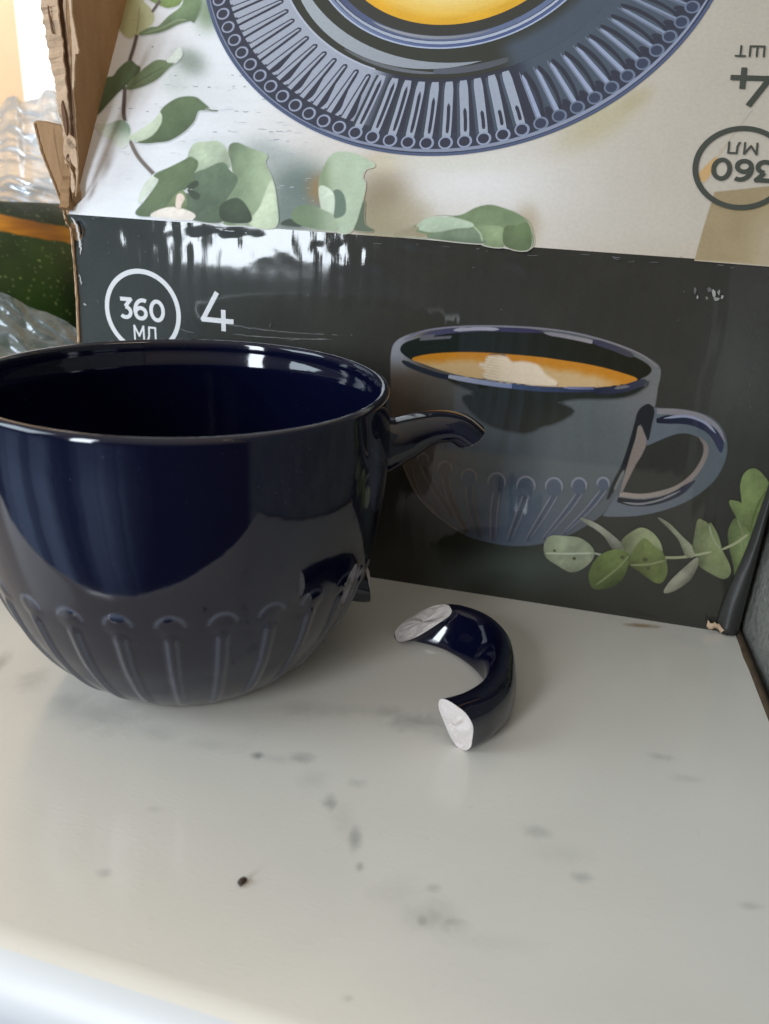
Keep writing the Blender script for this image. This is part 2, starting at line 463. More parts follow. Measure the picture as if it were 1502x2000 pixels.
def mat_table():
    k = N('white_marbled_top'); v = k.n('ShaderNodeNewGeometry').outputs['Position']
    w = k.noise(v, 9, 5, 0.55, 0.6)
    c = k.ramp(w, [(0.3, (0.63, 0.592, 0.525)), (0.55, (0.68, 0.642, 0.574)), (0.8, (0.65, 0.605, 0.532))])
    vein = k.noise(v, 14, 6, 0.6, 1.2)
    vm = k.math('MULTIPLY', k.math('SMOOTH_MIN', k.math('MULTIPLY', k.math('SUBTRACT', vein, 0.60), 6.0, clamp=True), 1.0, 0.1), 0.16)
    c = k.mix(vm, c, (0.36, 0.37, 0.37))
    # grey smudges of the marble pattern; beside the loose handle also its painted shade
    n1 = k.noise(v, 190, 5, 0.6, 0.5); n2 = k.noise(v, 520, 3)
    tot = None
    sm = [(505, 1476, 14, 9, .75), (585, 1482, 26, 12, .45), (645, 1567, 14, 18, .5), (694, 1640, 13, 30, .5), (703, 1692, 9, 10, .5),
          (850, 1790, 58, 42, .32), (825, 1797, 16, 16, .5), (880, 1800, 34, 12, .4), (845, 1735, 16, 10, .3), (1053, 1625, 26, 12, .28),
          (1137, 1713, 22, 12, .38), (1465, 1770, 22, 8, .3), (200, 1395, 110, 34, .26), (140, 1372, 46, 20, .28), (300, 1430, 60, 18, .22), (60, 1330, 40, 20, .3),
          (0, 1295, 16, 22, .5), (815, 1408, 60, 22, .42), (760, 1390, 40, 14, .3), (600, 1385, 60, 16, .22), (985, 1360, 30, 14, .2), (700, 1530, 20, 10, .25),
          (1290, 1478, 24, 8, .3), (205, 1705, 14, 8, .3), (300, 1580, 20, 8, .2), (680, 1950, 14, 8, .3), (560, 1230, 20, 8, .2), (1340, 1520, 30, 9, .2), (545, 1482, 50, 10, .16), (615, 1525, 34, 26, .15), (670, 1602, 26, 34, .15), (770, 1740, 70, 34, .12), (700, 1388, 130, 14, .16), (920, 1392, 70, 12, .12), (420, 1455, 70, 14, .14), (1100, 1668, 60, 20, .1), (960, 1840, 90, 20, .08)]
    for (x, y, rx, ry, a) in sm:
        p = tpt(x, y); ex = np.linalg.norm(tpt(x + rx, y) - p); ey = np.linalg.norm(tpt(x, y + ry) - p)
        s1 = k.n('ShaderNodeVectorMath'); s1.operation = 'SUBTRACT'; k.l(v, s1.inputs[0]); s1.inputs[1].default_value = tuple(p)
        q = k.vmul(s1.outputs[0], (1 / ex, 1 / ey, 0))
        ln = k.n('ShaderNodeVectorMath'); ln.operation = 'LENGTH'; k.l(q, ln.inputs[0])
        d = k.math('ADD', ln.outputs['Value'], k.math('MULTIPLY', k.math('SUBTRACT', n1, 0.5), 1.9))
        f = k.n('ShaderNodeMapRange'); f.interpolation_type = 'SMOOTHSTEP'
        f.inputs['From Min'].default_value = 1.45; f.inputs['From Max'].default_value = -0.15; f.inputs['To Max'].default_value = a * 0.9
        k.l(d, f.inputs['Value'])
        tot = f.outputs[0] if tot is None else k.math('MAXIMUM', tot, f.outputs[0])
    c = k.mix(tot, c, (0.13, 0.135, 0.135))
    # tea-brown stain by the box
    p = tpt(1255, 1222)
    s1 = k.n('ShaderNodeVectorMath'); s1.operation = 'SUBTRACT'; k.l(v, s1.inputs[0]); s1.inputs[1].default_value = tuple(p)
    q = k.vmul(s1.outputs[0], (1 / 0.0062, 1 / 0.0016, 0)); ln = k.n('ShaderNodeVectorMath'); ln.operation = 'LENGTH'; k.l(q, ln.inputs[0])
    f = k.n('ShaderNodeMapRange'); f.inputs['From Min'].default_value = 1.1; f.inputs['From Max'].default_value = 0.4; f.inputs['To Max'].default_value = 0.8
    k.l(k.math('ADD', ln.outputs['Value'], k.math('MULTIPLY', k.math('SUBTRACT', n1, 0.5), 1.2)), f.inputs['Value'])
    c = k.mix(f.outputs[0], c, (0.30, 0.19, 0.08))
    # grain and tiny marks
    c = k.mix(k.math('MULTIPLY', k.math('GREATER_THAN', n2, 0.70), 0.12), c, (0.42, 0.40, 0.36))
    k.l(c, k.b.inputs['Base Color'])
    rot = k.n('ShaderNodeVectorRotate'); k.l(v, rot.inputs['Vector']); rot.inputs['Angle'].default_value = 0.22
    g = k.vmul(rot.outputs[0], (330, 1500, 1))
    h = k.noise(g, 1.0, 2, 0.5)
    pits = k.math('MULTIPLY', k.math('SUBTRACT', h, 0.55, clamp=True), 2.0)
    k.bump(k.math('ADD', pits, k.math('MULTIPLY', k.noise(v, 60, 2), 0.15)), 0.10, 0.0004)
    rr = k.math('ADD', k.math('MULTIPLY', k.noise(v, 35, 4), 0.12), 0.09)
    k.l(rr, k.b.inputs['Roughness']); k.set(Specular_IOR_Level=0.5)
    return k.m
M_TABLE = mat_table()

E0 = np.array([-0.0074, 0.0854]); E1 = np.array([-0.0627, 0.0995])
ed = (E0 - E1) / np.linalg.norm(E0 - E1)            # along the front edge, to the right
en = np.array([-ed[1], ed[0]])                      # away from the camera
R0 = np.array([0.1036, 0.1747]); R1 = np.array([0.1115, 0.2166])
rd = (R1 - R0) / np.linalg.norm(R1 - R0)
def isect(p, d, q, g):
    t = np.linalg.solve(np.array([d, -g]).T, q - p); return p + d * t[0]
cR = isect(E0, ed, R0, rd)                          # front right corner
def table():
    t = root('table', (0.0, 0.3, -0.064), 'white marble-patterned table top with a rounded front edge under the broken mug', 'table')
    rad, thick = 0.0095, 0.064
    prof = [(0.62, 0.0)] + [(x, 0.0) for x in (0.30, 0.1, 0.03)]
    prof += [(rad - rad * math.sin(a), -rad + rad * math.cos(a)) for a in np.radians(np.linspace(0, 90, 20))]
    prof += [(0.0, -0.03), (0.0, -0.06), (0.004, -thick), (0.62, -thick)]
    left = cR - ed * 0.85
    vs = []
    n = 3
    for i in range(n):
        f_ = i / (n - 1)
        for (d, z) in prof:
            p_l = left + en * d - en * 0.0
            # right border follows the wall
            p_r = isect(E0 + en * (d - 0.0), ed, R0, rd)
            p = p_l + (p_r - p_l) * f_
            vs.append((p[0] - en[0] * 0.0085, p[1] - en[1] * 0.0085, z))
    mp = len(prof); F = []; Fe = []
    for i in range(n - 1):
        for j in range(mp - 1):
            a = i * mp + j
            (Fe if 9 <= j <= mp - 4 else F).append((a, a + mp, a + mp + 1, a + 1))
    F.append(tuple(range(mp))); F.append(tuple((n - 1) * mp + j for j in reversed(range(mp))))
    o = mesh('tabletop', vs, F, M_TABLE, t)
    ke = N('white_rounded_edge'); ve = ke.obj()
    ke.l(ke.ramp(ke.noise(ve, 30, 4), [(0.3, (0.54, 0.55, 0.56)), (0.7, (0.58, 0.59, 0.60))]), ke.b.inputs['Base Color'])
    ke.set(Roughness=0.38, Specular_IOR_Level=0.4); ke.bump(ke.noise(ve, 200, 3), 0.08, 0.0004)
    mesh('front_edge', vs, Fe, ke.m, t)
    md = o.modifiers.new('split', 'EDGE_SPLIT'); md.split_angle = math.radians(40)
    # dark joint with brown sealant along the wall
    k = N('brown_sealant'); v = k.obj()
    k.l(k.ramp(k.noise(v, 160, 5), [(0.35, (0.045, 0.03, 0.018)), (0.65, (0.11, 0.07, 0.035))]), k.b.inputs['Base Color']); k.set(Roughness=0.6)
    vs = []; F = []; S = 60
    for i in range(S):
        p = R0 - rd * 0.12 + rd * (0.55 * i / (S - 1))
        nrm = np.array([rd[1], -rd[0]])
        w = 0.0005 + 0.0003 * math.sin(i * 1.7) + 0.0002 * math.sin(i * 4.1)
        for (a, z) in ((-w, 0.0003), (-w * 0.4, 0.0009), (0.0012, 0.0008), (0.0012, -0.004), (-w, -0.004)):
            q = p + nrm * a; vs.append((q[0], q[1], z))
    for i in range(S - 1):
        for j in range(5):
            a = i * 5 + j; b = i * 5 + (j + 1) % 5
            F.append((a, b, b + 5, a + 5))
    F += [(0, 1, 2, 3, 4)[::-1], tuple((S - 1) * 5 + j for j in range(5))]
    mesh('sealant_joint', vs, F, k.m, t)
table()

# ------------------------------------------------------------------ stone wall on the right, house wall and door frame behind
def stone_wall():
    k = N('grey_stone'); v = k.obj()
    f = k.noise(v, 55, 8, 0.7, 0.5)
    c = k.ramp(f, [(0.3, (0.17, 0.17, 0.15)), (0.5, (0.26, 0.26, 0.23)), (0.72, (0.34, 0.335, 0.295))])
    g = k.noise(v, 430, 4, 0.75)
    c = k.mix(k.math('MULTIPLY', k.math('GREATER_THAN', g, 0.60), 0.55), c, (0.05, 0.052, 0.048))
    c = k.mix(k.math('MULTIPLY', k.math('LESS_THAN', g, 0.40), 0.35), c, (0.36, 0.355, 0.31))
    k.l(c, k.b.inputs['Base Color']); k.set(Roughness=0.7)
    k.bump(k.math('ADD', k.noise(v, 300, 6, 0.75), k.noise(v, 60, 4)), 1.0, 0.0025)
    nrm = np.array([rd[1], -rd[0]])
    nu, nv = 80, 40; vs = []
    for j in range(nv):
        for i in range(nu):
            p = R0 - rd * 0.14 + rd * (0.75 * i / (nu - 1)) + nrm * 0.0018
            z = -0.06 + 0.42 * j / (nv - 1)
            o_ = 0.0012 * noise2(i * 1.0, j * 1.0, 3.0, 2) + 0.0006 * noise2(i * 1.0, j * 1.0, 1.0, 4)
            q = p + nrm * (0.0012 + o_)
            vs.append((q[0], q[1], z))
    top = len(vs); F = grid_faces(nu, nv)
    # thickness
    for j in (0, nv - 1):
        for i in (0, nu - 1):
            p = np.array(vs[j * nu + i][:2]) + nrm * 0.03
            vs.append((p[0], p[1], vs[j * nu + i][2]))
    a, b, c_, d = top, top + 1, top + 2, top + 3
    F += [(a, c_, d, b)]
    F += [tuple([c_] + [(nv - 1) * nu + i for i in range(nu)] + [d])[::-1], tuple([a] + [i for i in range(nu)] + [b])]
    F += [tuple([a] + [j * nu for j in range(nv)] + [c_])[::-1], tuple([b] + [j * nu + nu - 1 for j in range(nv)] + [d])]
    tag(mesh('wall', vs, F, k.m, loc=(R0[0], R0[1], 0)), kind='structure')
stone_wall()

def back_wall():
    k = N('beige_wall_paint'); v = k.obj()
    c = k.ramp(k.noise(v, 12, 4), [(0.3, (0.50, 0.35, 0.21)), (0.7, (0.56, 0.40, 0.245))])
    k.l(c, k.b.inputs['Base Color']); k.set(Roughness=0.8); k.bump(k.noise(v, 160, 4), 0.3, 0.001)
    y0 = 1.15
    nx, nz = 20, 12; vs = []
    for j in range(nz):
        for i in range(nx):
            vs.append((-1.5 + 2.6 * i / (nx - 1), y0 + 0.002 * noise2(i, j, 2.0), -0.5 + 1.8 * j / (nz - 1)))
    tag(mesh('house_wall', vs, grid_faces(nx, nz), k.m, loc=(0, y0, -0.5)), kind='structure')
    # white door frame: jamb board, stepped moulding
    k = N('white_gloss_paint'); v = k.obj()
    k.l(k.ramp(k.noise(v, 30, 3), [(0.3, (0.78, 0.78, 0.77)), (0.7, (0.84, 0.84, 0.835))]), k.b.inputs['Base Color']); k.set(Roughness=0.35)
    f = np.array([0, 1.0, 0])
    xl = hit(np.array([36.0]), np.array([100.0]), (0, y0 - 0.02, 0), f)[0][0]
    xr = xl + 0.16
    prof = [(0, 0), (0, 0.012), (0.012, 0.018), (0.022, 0.018), (0.03, 0.026), (0.14, 0.026), (0.15, 0.018), (0.16, 0.018), (0.16, 0)]
    vs = []; F = []
    tilt = -0.022
    for z in (-0.45, 1.2):
        for (a, b) in prof: vs.append((xl + a + tilt * 0, y0 - 0.004 - b, z))
    n = len(prof)
    for i in range(n): F.append((i, (i + 1) % n, n + (i + 1) % n, n + i))
    F += [tuple(range(n))[::-1], tuple(range(n, 2 * n))]
    tag(mesh('door_frame', vs, F, k.m, smooth_=False, loc=(xl, y0, -0.45)), 'white painted door frame against the beige wall in the back', 'door frame')
back_wall()

# ------------------------------------------------------------------ mug
MX, MY, MH = -0.0506467, 0.1896967, 0.0781
_zs = np.array([0, .1, .25, .4, .6, .8, 1.0])
_rs = np.array([0.0258682, 0.0342257, 0.0421673, 0.0467343, 0.0499219, 0.0510345, 0.0503])
def mug_r(z):
    z = np.clip(np.asarray(z, float) / MH, 0, 1)
    mm = np.gradient(_rs, _zs)
    i = np.clip(np.searchsorted(_zs, z) - 1, 0, len(_zs) - 2); h = _zs[i + 1] - _zs[i]; t = (z - _zs[i]) / h
    return (2 * t ** 3 - 3 * t ** 2 + 1) * _rs[i] + (t ** 3 - 2 * t ** 2 + t) * h * mm[i] + (-2 * t ** 3 + 3 * t ** 2) * _rs[i + 1] + (t ** 3 - t ** 2) * h * mm[i + 1]

NFL = 28
def mug_body(parent):
    SEG = NFL * 26
    zo = np.concatenate([np.linspace(0.0012, 0.042, 110), np.linspace(0.0428, 0.0762, 46)])
    prof = [(0.0205, 0.0016), (0.0215, 0.0002), (0.0235, 0.0), (0.0250, 0.0004)]
    prof += [(float(mug_r(z)), z) for z in zo]
    R1 = float(mug_r(0.0762))
    lr = 0.00130
    for a in np.radians(np.linspace(0, 180, 16))[1:]:
        prof.append((R1 - lr + lr * math.cos(a), 0.0762 + lr * 1.05 * math.sin(a)))
    ri = R1 - 2 * lr
    for z in np.linspace(0.0758, 0.0075, 70):
        prof.append((min(ri - 0.0001, float(mug_r(z)) - 0.0042 + 0.0017 * float(smooth(0.0690, 0.0765, z))), z))
    prof += [(0.024, 0.0060), (0.016, 0.0054), (0.008, 0.0052), (0.0004, 0.0052)]
    prof = np.array(prof); n = len(prof)
    th = np.linspace(0, 2 * math.pi, SEG, endpoint=False)
    Rr = np.repeat(prof[:, :1], SEG, 1); Zz = np.repeat(prof[:, 1:], SEG, 1); T = np.repeat(th[None], n, 0)
    # moulded pins: round head and a stem that runs down to the foot
    step = 2 * math.pi / NFL
    ph0 = math.radians(-80.6)
    da = (T - ph0 + step / 2) % step - step / 2
    r0 = mug_r(Zz); a = da * r0
    zh = 0.0358
    outer = np.zeros_like(Rr); outer[4:4 + len(zo)] = 1
    dh = np.hypot(a, (Zz - zh) * 1.0) - 0.0031            # <0 in the head
    hw = 0.00115 * np.clip(r0 / 0.047, 0.5, 1)
    ds = np.where(Zz < zh, np.abs(a) - hw, 1.0)             # <0 in the stem
    k_ = 0.0006
    d = np.minimum(dh, ds)
    hgt = np.maximum(1.3 * smooth(0.0009, -0.0026, dh), 2.2 * smooth(0.0011, -0.0010, ds) * smooth(zh + 0.001, zh - 0.004, Zz))
    fade = smooth(0.001, 0.008, Zz)
    Rr = Rr + outer * fade * 0.00030 * hgt
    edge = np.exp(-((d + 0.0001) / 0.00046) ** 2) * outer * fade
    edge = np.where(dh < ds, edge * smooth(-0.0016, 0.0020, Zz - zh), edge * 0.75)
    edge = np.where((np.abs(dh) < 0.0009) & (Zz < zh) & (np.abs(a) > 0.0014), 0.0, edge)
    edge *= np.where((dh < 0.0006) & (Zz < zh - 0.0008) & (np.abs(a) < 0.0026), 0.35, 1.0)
    X = MX + Rr * np.cos(T); Y = MY + Rr * np.sin(T)
    # a hand-made wobble in the rim, invisible but for the reflections
    Zz = Zz + 0.00018 * np.sin(2 * T + 0.6) * smooth(0.05, 0.078, Zz)
    V = np.stack([X, Y, Zz], -1).reshape(-1, 3)
    F = grid_faces(SEG, n, wrap=True)
    c0 = len(V); V = np.concatenate([V, [[MX, MY, 0.0016]], [[MX, MY, 0.0052]]])
    for i in range(SEG):
        F.append(((i + 1) % SEG, i, c0)); F.append(((n - 1) * SEG + i, (n - 1) * SEG + (i + 1) % SEG, c0 + 1))
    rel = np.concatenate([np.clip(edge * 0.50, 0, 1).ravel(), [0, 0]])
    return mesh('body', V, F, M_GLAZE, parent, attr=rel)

def sweep(path, width, thick, binorm, seg=40, sub=8, cut0=None, cut1=None, exp=2.5, tear1=0.0):
    """strap swept along path; width along binorm. cut = (along width, along thickness) slant of the broken end"""
    P = spline(path, sub, closed=False); n = len(P)
    wd = np.interp(np.linspace(0, 1, n), np.linspace(0, 1, len(width)), width)
    tk = np.interp(np.linspace(0, 1, n), np.linspace(0, 1, len(thick)), thick)
    T = np.gradient(P, axis=0); T /= np.linalg.norm(T, axis=1, keepdims=True)
    B = np.asarray(binorm, float); S = np.cross(T, B); S /= np.linalg.norm(S, axis=1, keepdims=True)
    an = np.linspace(0, 2 * math.pi, seg, endpoint=False)
    ca = np.sign(np.cos(an)) * np.abs(np.cos(an)) ** (2 / exp); sa = np.sign(np.sin(an)) * np.abs(np.sin(an)) ** (2 / exp)
    L = np.concatenate([[0], np.cumsum(np.linalg.norm(np.diff(P, axis=0), axis=1))]); Lt = L[-1]
    V = np.zeros((n, seg, 3))
    def ragged(k):
        r = np.random.default_rng(k); a = np.zeros(seg)
        for q in range(2, 9): a += r.normal() / q * np.sin(q * an + r.random() * 6.28)
        return a * 0.00035
    g0, g1 = ragged(3), ragged(5)
    for j in range(n):
        wloc = ca * wd[j] / 2; tloc = sa * tk[j] / 2
        if tear1: tloc = tloc * (1 + tear1 * ca * max(0, 1 - (Lt - L[j]) / (Lt * 0.35))) + tear1 * 0.35 * tk[j] * ca * max(0, 1 - (Lt - L[j]) / (Lt * 0.35)) * 0
        base = P[j] + np.outer(wloc, B) + np.outer(tloc, S[j])
        if cut0 is not None:
            f = max(0, 1 - L[j] / (Lt * 0.6)); base = base + np.outer((cut0[0] * wloc + cut0[1] * tloc + g0 * (f > 0.999)) * f, T[0])
        if cut1 is not None:
            f = max(0, 1 - (Lt - L[j]) / (Lt * 0.6)); base = base + np.outer((cut1[0] * wloc + cut1[1] * tloc + g1 * (f > 0.999)) * f, T[-1])
        V[j] = base
    return V, T

def broken_cap(name, ring, outward, parent, seed, bulge=0.0006):
    """rough white break closing the end ring, standing a hair inside the glaze skin"""
    ring = np.asarray(ring); c = ring.mean(0); r = np.random.default_rng(seed); seg = len(ring)
    V = []; rings = [1.0, 0.985, 0.93, 0.86, 0.78, 0.68, 0.57, 0.45, 0.33, 0.2, 0.08]
    for k_, s in enumerate(rings):
        for i in range(seg):
            p = c + (ring[i] - c) * s
            a = 0.0 if k_ == 0 else (1 - s ** 3) * bulge
            if k_ > 1: a += r.normal() * 0.00013 + 0.00045 * noise2(i * 1.0, k_ * 1.0, 4.0, seed)
            if k_ == 0: a = 0.00002
            V.append(p + outward * a)
    F = grid_faces(seg, len(rings), wrap=True)
    V.append(c + outward * bulge * 0.9); m_ = len(V) - 1
    b = (len(rings) - 1) * seg
    for i in range(seg): F.append((b + i, b + (i + 1) % seg, m_))
    return mesh(name, V, F, M_BISQUE, parent)

def tube_faces(n, seg): return grid_faces(seg, n, wrap=True)

mug = root('mug', (MX, MY, 0), 'dark cobalt blue glazed mug with its handle snapped off', 'mug')
mug_body(mug)
HPH = math.radians(9.0)
hd = np.array([math.cos(HPH), math.sin(HPH), 0]); hb = np.array([-math.sin(HPH), math.cos(HPH), 0])
def hp(r, z): return np.array([MX, MY, 0]) + hd * r + Z * z
def stub(path, width, thick, cut1, label, seed):
    V, T = sweep([hp(*p) for p in path], width, thick, hb, seg=44, sub=10, cut1=cut1)
    o = mesh('handle_stub', V.reshape(-1, 3), tube_faces(*V.shape[:2]), M_GLAZE, mug, attr=np.zeros(V.shape[0] * V.shape[1]))
    if label: o['label'] = label
    broken_cap('broken_end', V[-1], T[-1], o, seed, 0.0004)
stub([(0.0455, 0.0606), (0.0500, 0.0612), (0.0545, 0.0626), (0.0600, 0.0651), (0.0650, 0.0662), (0.0693, 0.0657), (0.0728, 0.0635)],
     [0.0180, 0.0158, 0.0145, 0.0142, 0.0142, 0.0142], [0.0185, 0.0144, 0.0108, 0.0090, 0.0085, 0.0082, 0.0080], (0.10, 0.35), 'upper curved stub of the snapped handle', 11)
stub([(0.0375, 0.0235), (0.0415, 0.0220), (0.0455, 0.0209), (0.0478, 0.0206)],
     [0.0150, 0.0135, 0.0130], [0.0115, 0.0095, 0.0085], (0.05, -0.25), 'short lower stub of the snapped handle', 13)

# ------------------------------------------------------------------ broken-off handle lying on the table
bh = root('broken_handle', (0.021, 0.176, 0), 'curved dark blue handle broken off the mug, white break faces, lying on the table', 'mug handle')
hz = 0.0073
pts = [(0.0128, 0.2030), (0.0178, 0.2032), (0.0258, 0.1985), (0.0315, 0.1888), (0.0329, 0.1770), (0.0307, 0.1664), (0.0254, 0.1580), (0.0198, 0.1532)]
hw_ = [0.0108, 0.0108, 0.0110, 0.0114, 0.0120, 0.0128, 0.0138, 0.0146]
V, T = sweep([(x, y, w_ / 2) for (x, y), w_ in zip(pts, hw_)], hw_, [0.0088, 0.0084, 0.0076, 0.0072, 0.0073, 0.0078, 0.0084, 0.0090], (0, 0, 1), seg=56, sub=10, cut0=(1.42, 0.30), cut1=(0.30, 0.18), exp=2.5, tear1=0.30)
V[..., 2] -= V[..., 2].min() - 0.00005
arc = mesh('glazed_arc', V.reshape(-1, 3), tube_faces(*V.shape[:2]), M_GLAZE, bh, attr=np.zeros(V.shape[0] * V.shape[1]))
c0 = np.cross(V[0][10] - V[0][0], V[0][30] - V[0][0]); c0 /= np.linalg.norm(c0); c0 *= -np.sign(c0 @ T[0])
broken_cap('broken_end', V[0], c0, bh, 21, 0.0002)['label'] = 'slanting rough white break face of the handle'
broken_cap('broken_end', V[-1], T[-1], bh, 23, 0.0005)['label'] = 'flat white break face of the handle nearest the viewer'

# ------------------------------------------------------------------ crumb on the table
k = N('dark_crumb'); k.l(k.ramp(k.noise(k.obj(), 900, 3), [(0.3, (0.02, 0.012, 0.008)), (0.7, (0.06, 0.035, 0.02))]), k.b.inputs['Base Color']); k.set(Roughness=0.7)
cp = tpt(473, 1727); vs = []; nu, nv = 12, 7
cv = [tpt(476, 1719) - cp, tpt(472, 1727) - cp, tpt(470, 1736) - cp]
for j in range(nv):
    t = j / (nv - 1); p = cp + cv[0] * (1 - t) ** 2 + cv[1] * 2 * t * (1 - t) + cv[2] * t * t
    rr = 0.00075 * math.sin(math.pi * (0.12 + 0.80 * t)) * (1.35 - 0.8 * t)
    for i in range(nu):
        a = 2 * math.pi * i / nu
        vs.append((p[0] + rr * math.cos(a) * (1 + 0.3 * noise2(i, j, 1.3)), p[1] + rr * 0.3 * math.cos(a), 0.0006 + rr * 0.8 * math.sin(a)))
F = grid_faces(nu, nv, wrap=True) + [tuple(range(nu))[::-1], tuple((nv - 1) * nu + i for i in range(nu))]
tag(mesh('crumb', vs, F, k.m, loc=tuple(cp)), 'tiny dark brown crumb on the white table in front of the mug', 'crumb')

# ------------------------------------------------------------------ cardboard box
box = root('cardboard_box', tuple(BA + U * BW / 2 + IN * BD / 2), 'torn open cardboard box with a dark front printed with a cup and a raised lid', 'box')
TB = 0.003

def slab(name, o, a, b, n, la, lb, th, mat, parent, na=2, nb=2, shape=None):
    """board with thickness th behind the plane (o; a, b), n its outward normal"""
    a, b, n, o = map(np.asarray, (a, b, n, o)); V = []
    for side in (0, -th):
        for j in range(nb):
            for i in range(na):
                x, y = la * i / (na - 1), lb * j / (nb - 1)
                if shape: x, y = shape(x, y)
                V.append(o + a * x + b * y + n * side)
    m_ = na * nb; F = grid_faces(na, nb) + [tuple(m_ + i for i in reversed(f)) for f in grid_faces(na, nb)]
    rim = [i for i in range(na)] + [j * na + na - 1 for j in range(1, nb)] + [(nb - 1) * na + i for i in reversed(range(na - 1))] + [j * na for j in reversed(range(1, nb - 1))]
    for q in range(len(rim)):
        p, r = rim[q], rim[(q + 1) % len(rim)]
        F.append((r, p, m_ + p, m_ + r))
    return mesh(name, V, F, mat, parent, smooth_=False)

front = slab('front_panel', BA + IN * 0.0006, U, Z, -IN, BW, BH - 0.0025, TB, M_KRAFT, box, 2, 2)
front['label'] = 'dark grey glossy front panel with a printed blue cup'
lid = slab('lid', TL - NL * 0.0003 + DL * 0.003, U, DL, NL, BW, 0.215, TB, M_KRAFT, box, 2, 2)
lid['label'] = 'raised pale lid printed with a blue plate and green leaves'
M_DARKB = N('plain_dark_print'); M_DARKB.set(Base_Color=(0.03, 0.032, 0.031, 1), Roughness=0.3)
_v = M_DARKB.obj(); M_DARKB.bump(M_DARKB.noise(_v, 90, 3), 0.3, 0.0006); M_DARKB = M_DARKB.m
slab('side_panel', BA + U * BW + IN * 0.0034, IN, Z, U, BD - 0.0068, BH, TB, M_DARKB, box)
slab('side_panel', BA + IN * (BD - 0.0034), -IN, Z, -U, BD - 0.0068, BH - 0.002, TB, M_DARKB, box)
slab('back_panel', BA + IN * BD + U * BW, -U, Z, IN, BW, BH, TB, M_DARKB, box)
slab('bottom_panel', BA + U * 0.0034 + IN * 0.0034 + Z * 0.0005, U, IN, -Z, BW - 0.0068, BD - 0.0068, -0.0025, M_KRAFT, box)

# ---- front sheet
def px_of(P):
    q = P - CAM; z_ = q @ FW
    return 751 + FPX * (q @ RT) / z_, 1000 + FPX * (q @ DN) / z_

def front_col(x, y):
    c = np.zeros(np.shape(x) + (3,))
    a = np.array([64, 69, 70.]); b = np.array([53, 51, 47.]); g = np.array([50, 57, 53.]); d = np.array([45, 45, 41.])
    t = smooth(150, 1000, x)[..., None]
    c = a * (1 - t) + b * t  # paler left side: the panel's sheen put into its colour
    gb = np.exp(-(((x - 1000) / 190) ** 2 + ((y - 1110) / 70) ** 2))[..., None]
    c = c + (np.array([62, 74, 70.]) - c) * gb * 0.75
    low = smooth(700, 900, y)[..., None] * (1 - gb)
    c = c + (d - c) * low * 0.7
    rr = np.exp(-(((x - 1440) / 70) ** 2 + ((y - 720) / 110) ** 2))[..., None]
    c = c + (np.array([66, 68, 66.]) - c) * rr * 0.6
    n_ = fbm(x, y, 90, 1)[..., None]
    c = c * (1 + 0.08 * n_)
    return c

nu, nv = 219, 112
us = np.linspace(0, BW, nu); vs_ = np.linspace(0, BH, nv)
UU, VV = np.meshgrid(us, vs_)
P3 = FRONT.pos(np.stack([UU, VV], -1).reshape(-1, 2))
# bruised upper edge: the sheet rolls over the board and dents here and there
vv = VV.ravel(); uu = UU.ravel()
roll = smooth(BH - 0.0035, BH, vv)
dent = 0.0004 * smooth(BH - 0.012, BH - 0.004, vv) * smooth(BH, BH - 0.004, vv) * fbm(uu * 1000, vv * 1000, 14, 3)
P3 = P3 + IN * (dent - 0.0000 * np.exp(-((vv - BH + 0.0022) / 0.0011) ** 2))[:, None]
corner = smooth(0.008, 0.0, np.hypot((uu - 0.0), (vv - BH + 0.004))) * smooth(BH, BH - 0.003, vv)
P3 = P3 + IN * (corner * 0.0010 * (1 + fbm(uu * 1000, vv * 1000, 3, 5)))[:, None]
fx, fy = px_of(P3)
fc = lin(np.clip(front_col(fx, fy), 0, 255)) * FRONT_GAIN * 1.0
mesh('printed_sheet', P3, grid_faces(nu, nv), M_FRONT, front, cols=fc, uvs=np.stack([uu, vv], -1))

# ---- lettering: strokes of a geometric sans, unit cap height
def arcp(cx, cy, rx, ry, a0, a1, n=14):
    t = np.radians(np.linspace(a0, a1, n)); return [(cx + rx * math.cos(q), cy + ry * math.sin(q)) for q in t]
GL = {
    '3': (0.66, [[(0.08, 0.93), (0.60, 0.93), (0.32, 0.58)], arcp(0.31, 0.32, 0.27, 0.25, 88, -140, 18)]),
    '6': (0.74, [arcp(0.37, 0.32, 0.26, 0.25, 0, 360, 26), arcp(0.50, 0.42, 0.41, 0.52, 66, 182, 16) + [(0.11, 0.32)]]),
    '0': (0.80, [arcp(0.40, 0.50, 0.30, 0.44, 0, 360, 30)]),
    '4': (0.80, [[(0.42, 1.0), (0.07, 0.27), (0.80, 0.27)], [(0.56, 0.56), (0.56, 0.0)]]),
    'M': (0.95, [[(0.10, 0.0), (0.10, 0.98), (0.47, 0.30), (0.84, 0.98), (0.84, 0.0)]]),
    'L': (0.82, [[(0.02, 0.06), (0.12, 0.10), (0.20, 0.40), (0.22, 0.95), (0.72, 0.95), (0.72, 0.0)]]),
    'W': (1.10, [[(0.08, 1.0), (0.08, 0.06), (0.98, 0.06), (0.98, 1.0)], [(0.53, 1.0), (0.53, 0.06)]]),
    'T': (0.72, [[(0.0, 0.94), (0.72, 0.94)], [(0.36, 0.94), (0.36, 0.0)]]),
}
